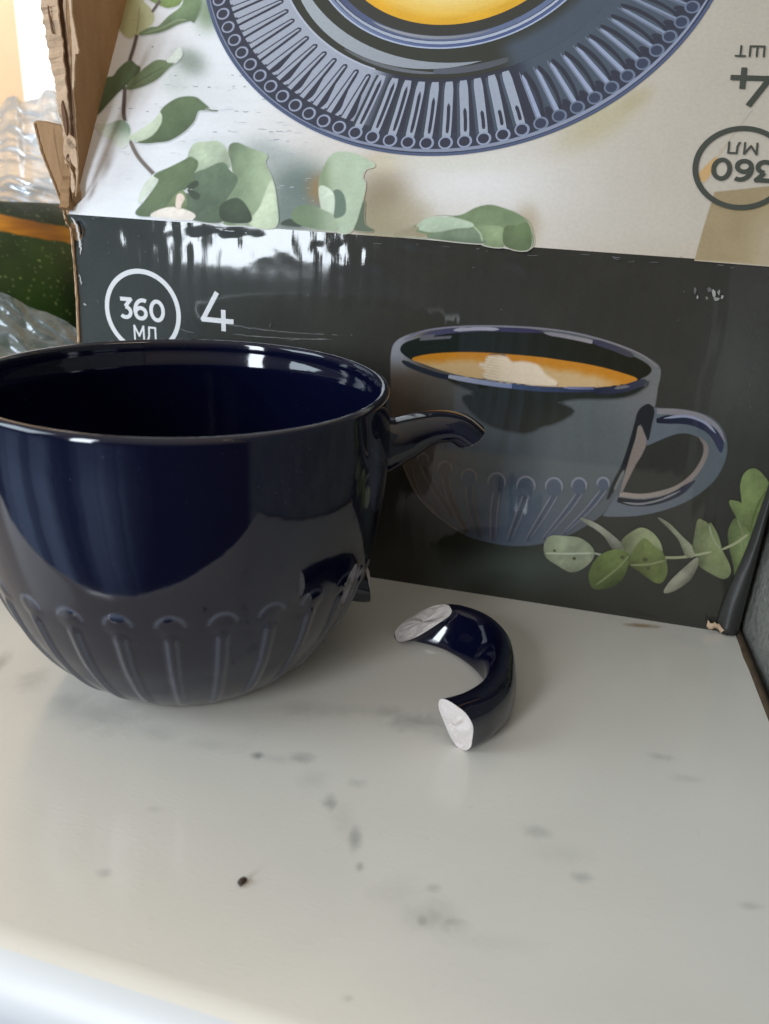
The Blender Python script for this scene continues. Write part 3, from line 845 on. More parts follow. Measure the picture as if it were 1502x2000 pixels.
def write(pr, text, origin, cap, weight, col, gap=0.06, flip=False, width=None):
    w = sum(GL[c][0] for c in text) + gap * (len(text) - 1)
    sx = (width / (w * cap)) if width else 1.0
    x = 0.0; pr.layer()
    for c in text:
        for st in GL[c][1]:
            p = np.array([((x + q[0]) * cap * sx, q[1] * cap) for q in st])
            if flip: p = -p
            p = p + np.asarray(origin)
            if len(st) > 8:
                pr.stroke(p, weight, col, px=False, sub=2, lay=False)
            else:                                       # straight strokes with mitred joints
                for a, b in zip(p[:-1], p[1:]):
                    d = (b - a) / np.linalg.norm(b - a) * weight * 0.36
                    e0 = a - d if not np.allclose(a, p[0]) else a
                    e1 = b + d if not np.allclose(b, p[-1]) else b
                    pr.stroke([e0, e1], weight, col, px=False, lay=False, curve=False)
                    pr.k += 0.15
        x += GL[c][0] + gap

WHITE = (214, 217, 226)
pr = Print(FRONT, gain=FRONT_GAIN)
fcn = (0.02325, 0.0815)
pr.ring(fcn, 0.0117, 0.0132, WHITE, seg=96)
write(pr, '360', (0.0151, 0.0789), 0.0066, 0.00122, WHITE, width=0.0160)
write(pr, 'ML', (0.0196, 0.0724), 0.0046, 0.00062, WHITE, width=0.0082, gap=0.12)
pr.build('volume_mark', M_FRONT, front)
pr = Print(FRONT, gain=FRONT_GAIN)
write(pr, '4', (0.0430, 0.0779), 0.0117, 0.00150, WHITE, width=0.0112)
write(pr, 'WT', (0.0447, 0.0700), 0.0046, 0.00062, WHITE, width=0.0088, gap=0.12)
pr.build('printed_number', M_FRONT, front)

# ---- printed cup
def mixc(a, b, t): return np.asarray(a, float) + (np.asarray(b, float) - np.asarray(a, float)) * np.asarray(t)[..., None]
def cup_body(x, y):
    c = mixc((92, 84, 80), (90, 97, 104), smooth(790, 960, x))
    c = c + (np.array([108, 110, 116.]) - c) * smooth(1150, 1290, x)[..., None] * smooth(960, 760, y)[..., None]
    b = np.exp(-(((x - 985) / 85) ** 2 + ((y - 1010) / 90) ** 2))[..., None]
    c = c + (np.array([78, 100, 132.]) - c) * b * 0.9
    lo = smooth(880, 1060, y)[..., None]
    c = c + (np.array([86, 92, 112.]) - c) * lo * 0.5
    lf = (smooth(830, 770, x) * smooth(700, 800, y))[..., None]
    c = c + (np.array([108, 94, 90.]) - c) * lf * 0.7
    tl = (smooth(850, 775, x) * smooth(745, 690, y))[..., None]
    c = c + (np.array([140, 146, 165.]) - c) * tl
    return c * (1 + 0.035 * fbm(x, y, 60, 2)[..., None])
pr = Print(FRONT, feather=2.4, gain=FRONT_GAIN * np.array([0.88, 0.83, 0.75]), bg=lambda x, y: lin(np.clip(front_col(x, y), 0, 255)) * FRONT_GAIN)
outline = [(765, 690), (775, 667), (800, 654), (837, 644), (887, 638), (962, 636), (1050, 640), (1125, 650), (1162, 659), (1212, 675), (1250, 691), (1280, 709), (1289, 722), (1288, 740), (1284, 757), (1279, 790),
           (1262, 865), (1250, 890), (1225, 940), (1210, 965), (1172, 1007), (1137, 1030), (1108, 1045), (1062, 1060), (1025, 1065), (987, 1064), (950, 1057), (910, 1045), (875, 1022), (837, 990), (810, 955), (792, 920), (783, 895), (775, 865), (767, 835), (764, 800), (764, 750)]
pr.fill(outline, cup_body, 9)
# handle: one C-shaped ribbon polygon
ho = [(1262, 795), (1279, 797), (1312, 799), (1350, 803), (1387, 815), (1410, 838), (1419, 866), (1416, 897), (1400, 930), (1375, 956), (1337, 980), (1287, 998), (1237, 1007), (1178, 1008)]
hi = [(1205, 968), (1250, 966), (1287, 961), (1325, 948), (1357, 922), (1377, 890), (1377, 870), (1362, 852), (1337, 845), (1312, 849), (1285, 860), (1262, 870)]
ho2 = spline(ho, 5, False); hi2 = spline(hi, 5, False)
def handle_col(x, y):
    c = mixc((96, 104, 118), (82, 92, 104), smooth(1280, 1400, x))
    return c * (1 + 0.05 * fbm(x, y, 30, 4)[..., None])
pr.fill(np.concatenate([ho2, hi2]), handle_col, 8, smooth_=False)
pr.stroke([(1283, 803), (1330, 805), (1372, 815), (1400, 836), (1412, 866)], 9, [(128, 126, 136), (120, 122, 140)])
pr.stroke([(1282, 822), (1310, 819), (1350, 822), (1385, 838), (1404, 862), (1408, 884)], 15, [(32, 35, 50), (46, 51, 80)], taper=(.4, .1))
pr.stroke([(1296, 817), (1340, 813), (1376, 825), (1398, 846)], 3, (136, 142, 172), taper=(.1, .1))
pr.stroke([(1210, 965), (1250, 969), (1287, 964), (1325, 951), (1357, 925), (1376, 893), (1378, 870), (1366, 854)], 7, [(150, 140, 140), (112, 106, 108)], taper=(1, .2))
pr.stroke([(1206, 976), (1240, 982), (1280, 979), (1322, 964), (1358, 938)], 11, [(32, 33, 40), (50, 53, 72)], taper=(.6, .1))
pr.stroke([(1216, 981), (1250, 984), (1290, 976), (1330, 958)], 2.2, (120, 122, 132), taper=(.1, .1))
# contact shade and pale sliver beside the handle
pr.fill([(1255, 795), (1268, 790), (1277, 803), (1272, 830), (1266, 858), (1262, 850), (1250, 828), (1240, 868), (1228, 905), (1212, 935), (1196, 962), (1186, 975), (1196, 945), (1214, 910), (1228, 870), (1240, 828), (1246, 806)], (36, 38, 42), 10)
pr.fill([(1249, 832), (1261, 862), (1254, 885), (1240, 908), (1226, 936), (1213, 962), (1222, 925), (1232, 890), (1242, 858)], (128, 119, 120), 10)
pr.stroke([(1219, 918), (1207, 942), (1200, 958)], 3, (110, 112, 118), taper=(.2, .2))
# dark window reflection under the rim
pr.fill([(872, 737), (935, 769), (906, 776), (920, 800), (945, 822), (975, 835), (1017, 843), (1040, 840), (1060, 830), (1083, 825), (1119, 803), (1088, 786), (1128, 777), (1200, 776), (1240, 767), (1265, 747), (1230, 757), (1170, 761), (1100, 759), (1000, 750), (930, 740)],
        lambda x, y: mixc((38, 42, 38), (52, 52, 44), smooth(770, 845, y)), 8, sub=4, fe=7)
# rim and the inside
pr.fill([(783, 684), (790, 671), (815, 662), (850, 652), (900, 647), (962, 644), (1050, 649), (1110, 659), (1162, 671), (1210, 687), (1248, 702), (1270, 718), (1266, 731), (1240, 743), (1205, 752), (1150, 757), (1100, 757), (1050, 753), (1000, 748), (950, 741), (900, 733), (860, 722), (820, 709), (796, 697)],
        lambda x, y: mixc((32, 40, 40), (36, 36, 28), smooth(800, 1200, x)), 9)
pr.fill([(806, 701), (830, 694), (870, 690), (920, 689), (980, 692), (1050, 698), (1100, 705), (1150, 713), (1200, 725), (1244, 741), (1212, 750), (1150, 756), (1100, 756), (1050, 752), (1000, 747), (950, 740), (900, 732), (860, 721), (826, 709)],
        lambda x, y: mixc((190, 128, 44), (196, 168, 130), smooth(0.12, 0.55, (y - (690 + 0.00043 * (x - 900) ** 2 * np.where(x > 900, 1, 1.2))) / 45.0 + 0.10 * fbm(x, y, 26, 3)) * smooth(1240, 1160, x)), 4)
pr.fill([(955, 698), (985, 698), (1000, 709), (1025, 709), (1050, 716), (1064, 733), (1086, 750), (1040, 750), (1000, 745), (948, 736), (951, 722), (938, 713), (950, 708)],
        lambda x, y: mixc((220, 206, 192), (200, 184, 168), smooth(0.2, 0.9, np.abs(np.sin((y - 0.18 * x) * 0.55)) * smooth(1010, 950, x))), 2.5, fe=6)
pr.stroke([(785, 705), (812, 718), (850, 731), (876, 737)], 8, [(44, 52, 62), (40, 46, 66)], taper=(.2, 1))
pr.stroke([(876, 735), (920, 743), (965, 750), (1000, 754)], 7, [(166, 172, 200), (120, 134, 180)], taper=(.5, 1))
pr.stroke([(1000, 754), (1050, 759), (1100, 761), (1160, 761)], 8, [(66, 82, 120), (44, 49, 76)], taper=(1, .6))
pr.stroke([(1100, 757), (1150, 758), (1185, 757)], 3, [(130, 132, 170), (70, 74, 110)], taper=(.2, .2))
pr.stroke([(1160, 763), (1210, 760), (1245, 750), (1264, 744)], 12, [(38, 42, 66), (64, 66, 80)], taper=(.7, .1))
pr.stroke([(1200, 759), (1230, 754)], 3, (104, 104, 116), taper=(.2, .2))
pr.stroke([(822, 657), (870, 647), (940, 642), (990, 643), (1060, 648)], 8, [(74, 76, 108), (54, 53, 84)], taper=(.2, .2))
pr.stroke([(886, 645), (930, 642), (975, 643)], 4.5, (152, 154, 178), taper=(.3, .1))
pr.stroke([(1062, 650), (1100, 656), (1140, 664), (1160, 669)], 5, [(126, 124, 140), (150, 146, 158)], taper=(.1, .3))
pr.stroke([(1158, 666), (1200, 680), (1238, 696)], 9, [(62, 61, 86), (70, 69, 78)], taper=(.4, .2))
pr.stroke([(790, 663), (830, 646), (890, 638.5), (962, 637), (1050, 641), (1125, 651), (1200, 671), (1255, 694), (1284, 716)], 2, [(120, 122, 148), (130, 126, 134)])
pr.fill([(822, 658), (850, 653), (846, 659), (883, 657), (880, 660), (850, 662), (820, 664)], (96, 100, 112), 10, smooth_=False)
# moulded pins
for (x, y, r, ex, ey, bend) in [(826, 897, 11, 884, 1008, -6), (869, 916, 14, 912, 1040, -8), (916, 933, 16, 937, 1050, -5), (970, 942, 17.5, 963, 1056, -1), (1027, 950, 18.5, 994, 1057, 4), (1082, 951, 17, 1030, 1056, 6), (1131, 949, 15, 1062, 1054, 8), (1178, 945, 12, 1100, 1044, 10)]:
    lc = np.array([128, 132, 152.]) if x > 940 else np.array([122, 114, 118.])
    dk = np.array([76, 86, 106.]) if x > 900 else np.array([84, 77, 78.])
    pr.fill([(x + r * 0.85 * math.cos(a), y + r * math.sin(a)) for a in np.radians(np.arange(0, 360, 30))], dk * 1.05, 12, sub=3)
    pr.stroke([(x + r * 0.95 * math.cos(a), y + r * 1.05 * math.sin(a)) for a in np.radians(np.linspace(165, 385, 12))], 2.6, lc, taper=(.1, .2))
    mx_, my_ = (x + ex) / 2 + bend, (y + ey) / 2
    pr.stroke([(x + 1, y + r), (mx_, my_), (ex, ey)], 10, [dk, dk * 0.98], taper=(.7, .4))
    pr.stroke([(x - 6, y + r), (mx_ - 7, my_), (ex - 5, ey)], 2.0, [lc * 0.96, lc * 0.8], taper=(.3, .2))
    pr.stroke([(x + 7, y + r), (mx_ + 6, my_), (ex + 5, ey - 4)], 2.0, [lc * 0.92, lc * 0.78], taper=(.3, .2))
pr.stroke([(785, 902), (810, 957), (837, 991), (875, 1022), (910, 1044)], 2.2, [(126, 112, 108), (108, 106, 116)], taper=(.3, .2))
pr.stroke([(803, 900), (812, 940), (832, 978), (858, 1004)], 2, (110, 98, 98), taper=(.2, .2))
cup = pr.build('printed_cup', M_FRONT, front); cup['label'] = 'printed picture of a blue cup filled with coffee'

# ---- printed eucalyptus sprig
def T3(p): return [(1040 + x / 3.251, 900 + y / 3.251) for x, y in p]
def leaf_col(base, seed, grad=(0, 0), amp=0.10):
    base = np.asarray(base, float)
    def f(x, y):
        n_ = fbm(x, y, 22, seed) * amp + fbm(x, y, 7, seed + 2, 2) * amp * 0.35
        g = grad[0] * (x - x.mean()) / 40 + grad[1] * (y - y.mean()) / 40
        # the leaf cups across its width: lighter ridge one side of the midrib, darker the other
        q = np.stack([x - x.mean(), y - y.mean()]); w_, e_ = np.linalg.eigh(q @ q.T + np.eye(2) * 1e-6)
        t = (e_[:, 0] @ q); t = t / (np.abs(t).max() + 1e-6); t = t * (1 if e_[1, 0] < 0 else -1)
        l_ = (e_[:, 1] @ q); l_ = l_ / (np.abs(l_).max() + 1e-6)
        g = g + amp * (0.9 * t + 0.5 * np.cos(t * 2.6) * np.cos(l_ * 2) + 0.35 * np.sin(l_ * 3 + seed)) + 0.05 * fbm(x, y, 4, seed + 1, 2)
        return base * (1 + n_ + g)[..., None]
    return f
pr = Print(FRONT, start=pr.start + pr.step * (pr.k + 2), feather=1.8, gain=FRONT_GAIN * 0.82, canvas=pr.canvas)   # above the cup's ink
leaves = [
    ([(75, 540), (110, 480), (200, 478), (300, 490), (370, 540), (390, 585), (370, 635), (310, 685), (240, 702), (160, 660), (90, 610)], (138, 146, 124), (-.03, .06), [(85, 585), (240, 588), (388, 583)], (176, 182, 164)),
    ([(305, 362), (400, 395), (500, 465), (570, 530), (612, 590), (515, 560), (460, 480), (400, 430), (350, 400)], (132, 132, 120), (-.1, 0), None, None),
    ([(565, 520), (610, 465), (690, 425), (760, 455), (810, 520), (828, 590), (840, 620), (700, 640), (620, 600)], (124, 130, 100), (.02, .0), None, None),
    ([(360, 740), (375, 670), (430, 600), (520, 563), (580, 570), (612, 600), (605, 660), (575, 740), (520, 790), (430, 812), (380, 800)], (92, 104, 62), (.0, -.05), [(612, 600), (540, 680), (400, 790)], (126, 136, 96)),
    ([(612, 645), (640, 570), (708, 492), (770, 540), (830, 590), (855, 690), (830, 760), (790, 772), (740, 745), (680, 700), (625, 665)], (98, 108, 66), (.02, .02), [(625, 660), (740, 655), (845, 628)], (132, 138, 102)),
    ([(797, 358), (870, 400), (950, 480), (1010, 540), (1030, 600), (975, 600), (930, 500), (870, 430)], (126, 128, 108), (0, .04), None, None),
    ([(836, 832), (870, 770), (950, 690), (1040, 615), (1055, 640), (1010, 740), (960, 785), (890, 825)], (134, 132, 118), (0, -.03), None, None),
    ([(1020, 560), (1030, 470), (1050, 375), (1085, 380), (1122, 402), (1132, 395), (1175, 470), (1205, 570), (1245, 650), (1255, 710), (1215, 745), (1140, 715), (1058, 660), (1055, 610)], (116, 124, 90), (.0, .0), [(1120, 410), (1150, 500), (1200, 570)], (146, 152, 124)),
    ([(1295, 362), (1245, 440), (1250, 540), (1280, 680), (1285, 740), (1312, 757), (1350, 650), (1388, 540), (1370, 450)], (100, 112, 74), (.05, .03), [(1300, 370), (1340, 500), (1320, 740)], (120, 128, 92)),
    ([(1330, 262), (1320, 160), (1345, 80), (1400, 48), (1450, 75), (1502, 150), (1500, 230), (1470, 320), (1445, 400), (1410, 500), (1370, 440), (1300, 360), (1250, 258), (1300, 256)], (106, 118, 76), (.02, .0), [(1480, 190), (1420, 300), (1380, 440)], (86, 98, 54)),
]
pr.stroke(T3([(390, 585), (440, 595)]), 2.5, (150, 152, 138))
for i, (o_, c_, g_, vein, vc) in enumerate(leaves):
    if i == 4: pr.stroke(T3([(830, 612), (920, 612), (1005, 604)]), 3.4, (150, 152, 122))
    pr.fill(T3(o_), leaf_col(c_, i, g_, 0.16), 5)
    if vein: pr.stroke(T3(vein), 2.2, vc, taper=(.6, .1))
    if i == 7: pr.stroke(T3([(1030, 598), (1140, 575)]), 2.6, (160, 164, 132), taper=(1, .3))
pr.stroke(T3([(1205, 560), (1290, 520), (1367, 464)]), 3.0, (158, 162, 128), taper=(.6, .3))
for (x, y, r) in ((265, 618, 9), (140, 568, 6), (715, 625, 14), (735, 680, 9), (570, 610, 10)):
    pr.fill(T3([(x + r * math.cos(a), y + r * .8 * math.sin(a)) for a in np.radians(np.arange(0, 360, 45))]), (74, 80, 52), 20, sub=2)
sg = pr.build('printed_sprig', M_FRONT, front); sg['label'] = 'printed picture of a green eucalyptus sprig'

# ---- scuffs, where the ink has rubbed off, and painted glints along the crease
pr = Print(FRONT, step=0.000004, start=0.00025, gain=FRONT_GAIN)
def jag_stroke(pts, w, c=(170, 172, 176), jag=2.0):
    P = spline(pts, 8, False); r = np.random.default_rng(int(pts[0][0] * 7 + pts[0][1]))
    P = P + r.normal(size=P.shape) * jag * 0.35
    pr.stroke(P, w, c, curve=False, taper=(.1, .1))
jag_stroke([(139, 424), (148, 436), (153, 452), (157, 475), (158, 497)], 3.2, (196, 196, 200))
jag_stroke([(155, 535), (158, 545), (160, 556)], 2.2)
jag_stroke([(152, 430), (158, 445), (160, 462)], 4.5, (22, 23, 24))
jag_stroke([(165, 592), (169, 596)], 3)
for (x0, x1, y, dy) in ((352, 380, 641, 9), (455, 545, 652, 7), (480, 650, 655, 8), (560, 640, 664, -3)):
    jag_stroke([(x0, y), ((x0 + x1) / 2, y + dy * .7), (x1, y + dy)], 1.3, (112, 116, 116), 1.0)
for (x, y, rx, ry) in ((1357, 568, 3, 9), (1385, 566, 5, 6), (1394, 574, 4, 8), (1404, 570, 3, 6), (1399, 584, 6, 4), (1410, 580, 2.5, 5), (1380, 582, 3, 3), (1362, 580, 2, 4)):
    pr.fill([(x + rx * math.cos(q_) * rng.uniform(.5, 1.3), y + ry * math.sin(q_) * rng.uniform(.5, 1.3)) for q_ in np.radians(np.arange(0, 360, 36))], np.array([140, 140, 138.]) * rng.uniform(.6, 1.1), 20, smooth_=False)
for i in range(90):
    x, y = rng.normal(1468, 12), rng.normal(690, 30)
    jag_stroke([(x, y), (x + rng.normal() * 2, y + rng.normal() * 3)], rng.uniform(.6, 1.4), (66, 70, 71), 0.6)
for i in range(80):
    x, y = rng.uniform(180, 1480), rng.uniform(450, 1120)
    if 760 < x < 1430 and y > 630: continue
    if x < 770 and y > 640: continue
    a = rng.uniform(0, 3.14); l_ = rng.uniform(1, 9)
    jag_stroke([(x, y), (x + l_ * math.cos(a), y + l_ * math.sin(a))], rng.uniform(.6, 1.3), (96, 98, 98), 0.5)
for i in range(26):  # glints of the top crease, drawn as pale strokes
    x = rng.uniform(170, 1480); y = 416 + (x - 136) * 0.0772 + rng.uniform(3, 14)
    jag_stroke([(x, y), (x + rng.uniform(2, 22), y + rng.uniform(0, 2))], rng.uniform(.5, 1.3), (104, 106, 108), 0.5)
pr.build('scuffs_and_glints', M_FRONT, front)['kind'] = 'stuff'

# ---- crushed corner strip at the right of the front
cl = [(1394, 1231), (1408, 1182), (1425, 1138), (1452, 1083), (1478, 1010), (1505, 930), (1540, 820)]
uvL = FRONT.uv(np.array([q[0] for q in cl], float), np.array([q[1] for q in cl], float))
V = []; ncs = 7
for i, (u_, v_) in enumerate(uvL):
    for j in range(ncs):
        t = j / (ncs - 1)
        uu_ = u_ + (BW + 0.0012 - u_) * t
        h_ = 0.0004 + 0.0026 * math.sin(math.pi * min(t * 0.75 + 0.05, 1)) * (1.0 - 0.08 * i) + 0.0004 * noise2(i * 1.0, j * 1.0, 1.2, 3)
        V.append(FRONT.pos(np.array([uu_, max(v_, 0.0006)]), h_))
P_ = np.array(V); Fq = grid_faces(ncs, len(cl))
M_CRUSH = mat_print('creased_dark_print', 0.42, 0.5, 0.02)
o_ = mesh('crushed_corner', P_, Fq, M_CRUSH, box, cols=np.tile(lin((40, 40, 37)), (len(P_), 1)), uvs=np.stack([P_ @ U, P_[:, 2]], -1))
md = o_.modifiers.new('sub', 'SUBSURF'); md.levels = 2; md.render_levels = 2
md = o_.modifiers.new('thick', 'SOLIDIFY'); md.thickness = 0.0008; md.offset = -1
# torn pale paper at its foot
V = []; r_ = np.random.default_rng(4)
for i in range(9):
    t = i / 8
    p = hit(np.array([1380 + 36 * t]), np.array([1224 + 14 * t + 4 * math.sin(9 * t)]), BA - IN * 0.0022, IN)[0]
    for h_ in (0.0, 1.0):
        V.append(p + Z * (h_ * (0.0012 + 0.0010 * r_.random())) - IN * 0.0006 * h_ * r_.random())
V = np.array(V); V[:, 2] = np.maximum(V[:, 2] - V[::2, 2].min() + 0.0002, 0.0002)
o_ = mesh('torn_paper_edge', V, [(2 * i, 2 * i + 2, 2 * i + 3, 2 * i + 1) for i in range(8)], M_TORN, box)
md = o_.modifiers.new('thick', 'SOLIDIFY'); md.thickness = 0.0005

# ---- lid sheet: a photograph of pale wood with soft shadows, printed
PC = (0.1057, 0.1091)                     # middle of the printed plate on the lid
def blob(x, y, cx, cy, rx, ry, rot=0.0, p=1.0):
    c_, s_ = math.cos(rot), math.sin(rot); dx, dy = x - cx, y - cy
    a = (dx * c_ + dy * s_) / rx; b = (-dx * s_ + dy * c_) / ry
    return np.exp(-(a * a + b * b) ** p)[..., None]
def lid_col(x, y):
    c = mixc((224, 228, 234), (206, 198, 190), smooth(420, 860, x + 0.4 * y))
    c = c + (np.array([176, 164, 147.]) - c) * smooth(760, 1500, x)[..., None] * 0.85  # cool left to beige right: part print, part painted light
    c = c + (np.array([224, 222, 220.]) - c) * blob(x, y, 940, 360, 150, 60) * 0.7
    c = c + (np.array([172, 150, 126.]) - c) * smooth(440, 520, y)[..., None] * smooth(900, 1200, x)[..., None] * 0.25
    # soft shadows in the printed photograph
    for (cx, cy, rx, ry, rot, col, a) in [(372, 122, 34, 26, 0.5, (138, 150, 142), .9), (345, 160, 30, 26, 0, (196, 206, 202), .7), (408, 20, 30, 40, 0, (118, 138, 110), .9),
                                          (590, 370, 80, 60, 0.5, (104, 118, 112), 1.0), (560, 420, 60, 40, 0, (108, 122, 116), .9), (520, 300, 50, 30, .4, (150, 160, 156), .7),
                                          (745, 395, 60, 70, 0.2, (146, 132, 108), 1.0), (760, 440, 70, 40, 0, (150, 140, 112), .9), (800, 420, 50, 34, 0, (170, 158, 134), .6), (625, 370, 26, 30, 0, (150, 118, 78), .8),
                                          (745, 318, 40, 22, 0, (190, 172, 140), .6), (1030, 440, 26, 40, 0, (168, 150, 124), .7), (420, 280, 60, 16, 0, (190, 198, 198), .4),
                                          (1170, 240, 90, 34, -.5, (178, 166, 132), .75), (1240, 195, 40, 18, -.6, (168, 154, 120), .6), (860, 318, 160, 16, 0, (206, 202, 186), .5), (440, 190, 60, 80, .9, (206, 214, 216), .4)]:
        c = c + (np.array(col, float) - c) * blob(x, y, cx, cy, rx, ry, rot, 1.4) * a
    # wood grain on the pale side
    g = fbm(x * 0.18, y, 9, 2)[..., None] * smooth(700, 480, x)[..., None]
    c = c * (1 + 0.018 * g + 0.012 * fbm(x, y, 40, 3)[..., None])
    return c
nu, nv = 400, 240
vs_ = np.concatenate([np.linspace(0, 0.10, 200), np.linspace(0.1025, 0.218, 40)])
us = np.linspace(0, BW, nu); UU, VV = np.meshgrid(us, vs_)
uvf = np.stack([UU, VV], -1).reshape(-1, 2)
P3 = LID.pos(uvf); lx, ly = px_of(P3)
ly = np.maximum(ly, -60)
# ink wraps over the crease: a thin grey line at the very bottom
lc = lid_col(lx, ly)
mesh('printed_sheet', P3, grid_faces(nu, nv), M_LID, lid, cols=lin(np.clip(lc, 0, 255)) * LID_GAIN, uvs=uvf)

pr = Print(LID, start=0.00002, feather=0.0, gain=LID_GAIN, bg=lambda x, y: lin(np.clip(lid_col(x, y), 0, 255)) * LID_GAIN)
# dark flecks in the wood
for (x, y, l_) in [(328, 165, 10), (343, 149, 6), (383, 169, 10), (409, 170, 6), (288, 218, 5), (420, 258, 8), (408, 170, 5), (255, 212, 8), (235, 212, 9), (448, 257, 5), (462, 217, 8), (480, 218, 12), (505, 220, 9), (515, 194, 8),
                   (512, 252, 18), (530, 257, 10), (545, 257, 14), (565, 256, 10), (540, 273, 12), (562, 275, 8), (400, 388, 14), (362, 389, 16), (380, 390, 10), (345, 95, 4), (298, 92, 4), (470, 148, 6), (454, 147, 6), (456, 170, 5), (478, 171, 6), (390, 68, 3), (305, 203, 5), (340, 389, 6), (600, 250, 6)]:
    pr.stroke([(x - l_ / 2, y), (x, y + rng.normal() * .6), (x + l_ / 2, y + rng.normal() * .5)], rng.uniform(0.8, 2.0), np.array([146, 152, 157.]) * rng.uniform(.85, 1.2), taper=(.1, .1), lay=False)
for i in range(120):
    x = rng.uniform(200, 640); y = rng.choice([172, 212, 258, 275, 389, 240, 300, 350, 365]) + rng.normal() * 2; l_ = rng.uniform(3, 20)
    pr.stroke([(x, y), (x + l_, y + l_ * .02)], rng.uniform(.5, 1.0), (186, 192, 198), taper=(.1, .1), lay=False)
pr.fe = 3.0
def T4(p): return [(180 + x / 6.008, y / 6.008) for x, y in p]
def T5(p): return [(240 + x / 2.888, 260 + y / 2.888) for x, y in p]
def TA(p): return [(700 + x / 3.755, 240 + y / 3.755) for x, y in p]
def TB_(p): return [(1200 + x / 4.166, 60 + y / 4.166) for x, y in p]
stem = (98, 88, 86)
# tan cloth corner at the right
pr.fill(TB_([(815, 1318), (1258, 1272), (1700, 1240), (1700, 1980), (1258, 1908), (655, 1862), (720, 1640), (785, 1430)]), lambda x, y: mixc((150, 131, 98), (172, 156, 130), smooth(1440, 1520, x) * smooth(380, 480, y)) * (1 + .05 * fbm(x, y, 30, 1))[..., None], 9, smooth_=False)
pr.fill(TB_([(690, 1170), (760, 1090), (835, 1030), (800, 1130), (770, 1180), (722, 1228)]), (190, 152, 102), 9)
pr.stroke(TB_([(835, 1030), (980, 820), (1120, 640)]), 1.6, [(182, 164, 136), (176, 168, 160)])
# leaves, top left
pr.fill(T4([(372, -60), (600, -60), (600, 20), (650, 70), (715, 150), (712, 260), (640, 340), (545, 405), (460, 445), (390, 420), (305, 300), (335, 180)]),
        lambda x, y: mixc((140, 132, 92), (184, 188, 150), smooth(238, 268, x + 0.25 * y)) * (1 + .06 * fbm(x, y, 16, 2))[..., None], 5)
pr.stroke(T4([(560, 60), (545, 250), (520, 400)]), 1.6, (160, 164, 122), taper=(.1, .5))
pr.fill(T4([(640, -60), (1080, -60), (1050, 10), (1010, 60), (900, 90), (820, 70), (700, 10)]), leaf_col((118, 140, 84), 2, (0, .1)), 5)
pr.fill(T4([(550, 410), (680, 330), (780, 315), (900, 200), (1040, 90), (1090, -20), (1120, -60), (1270, -60), (1265, 100), (1200, 255), (1150, 245), (1000, 290), (880, 350), (750, 390)]), leaf_col((108, 128, 96), 3, (-.05, -.03)), 5)
pr.stroke(T4([(600, 395), (820, 330), (1000, 240), (1120, 240)]), 1.6, (140, 156, 126), taper=(.2, .1))
pr.stroke(T4([(800, 10), (705, 145)]), 3.6, stem)
pr.stroke(T4([(528, 410), (490, 560), (440, 715)]), 4.4, stem)
pr.stroke(T4([(388, 1010), (376, 1200), (372, 1320), (388, 1440)]), 5.0, stem)
pr.stroke(T4([(440, 1630), (500, 1770), (580, 1890), (720, 2040)]), 5.2, [(120, 112, 104), (112, 104, 98)])
pr.fill(T4([(40, 1345), (85, 1150), (140, 940), (250, 900), (320, 810), (440, 718), (520, 770), (562, 802), (530, 880), (440, 960), (370, 1030), (290, 1100), (180, 1220), (90, 1320)]), leaf_col((86, 104, 78), 4, (.03, -.02)), 5)
pr.fill(T4([(405, 1040), (460, 950), (560, 860), (640, 790), (760, 715), (900, 722), (1010, 700), (1062, 605), (1030, 690), (900, 800), (760, 930), (600, 1010), (480, 1045)]), leaf_col((112, 130, 98), 5, (.02, -.03)), 5)
pr.fill(T4([(885, 722), (950, 650), (1022, 570), (1052, 640), (1010, 700), (970, 728)]), leaf_col((218, 228, 220), 1, (0, .02), .03), 5)
pr.stroke(T4([(470, 1000), (640, 900), (850, 790)]), 1.4, (92, 112, 82), taper=(.2, .1))
pr.fill(T4([(30, 1450), (150, 1470), (300, 1425), (370, 1425), (430, 1480), (447, 1570), (440, 1640), (380, 1720), (320, 1725), (240, 1650), (130, 1590), (60, 1490)]), lambda x, y: mixc((206, 214, 206), (132, 156, 136), smooth(195, 250, x) * smooth(285, 245, y)) * (1 + .05 * fbm(x, y, 14, 6))[..., None], 5)
pr.fill(T4([(480, 1655), (640, 1620), (720, 1570), (800, 1470), (800, 1340), (860, 1250), (1020, 1155), (1200, 1145), (1300, 1210), (1375, 1290), (1250, 1300), (1190, 1430), (1060, 1560), (900, 1650), (760, 1670), (620, 1680)]), leaf_col((92, 110, 82), 6, (.02, -.04)), 5)
pr.fill(T4([(440, 1610), (560, 1540), (720, 1430), (800, 1340), (805, 1440), (720, 1570), (600, 1640), (500, 1650)]), leaf_col((202, 216, 194), 7, (.03, -.02), .04), 5)
pr.stroke(T4([(1330, 1270), (1400, 1300), (1480, 1300)]), 2.2, (120, 130, 116), taper=(1, .05))
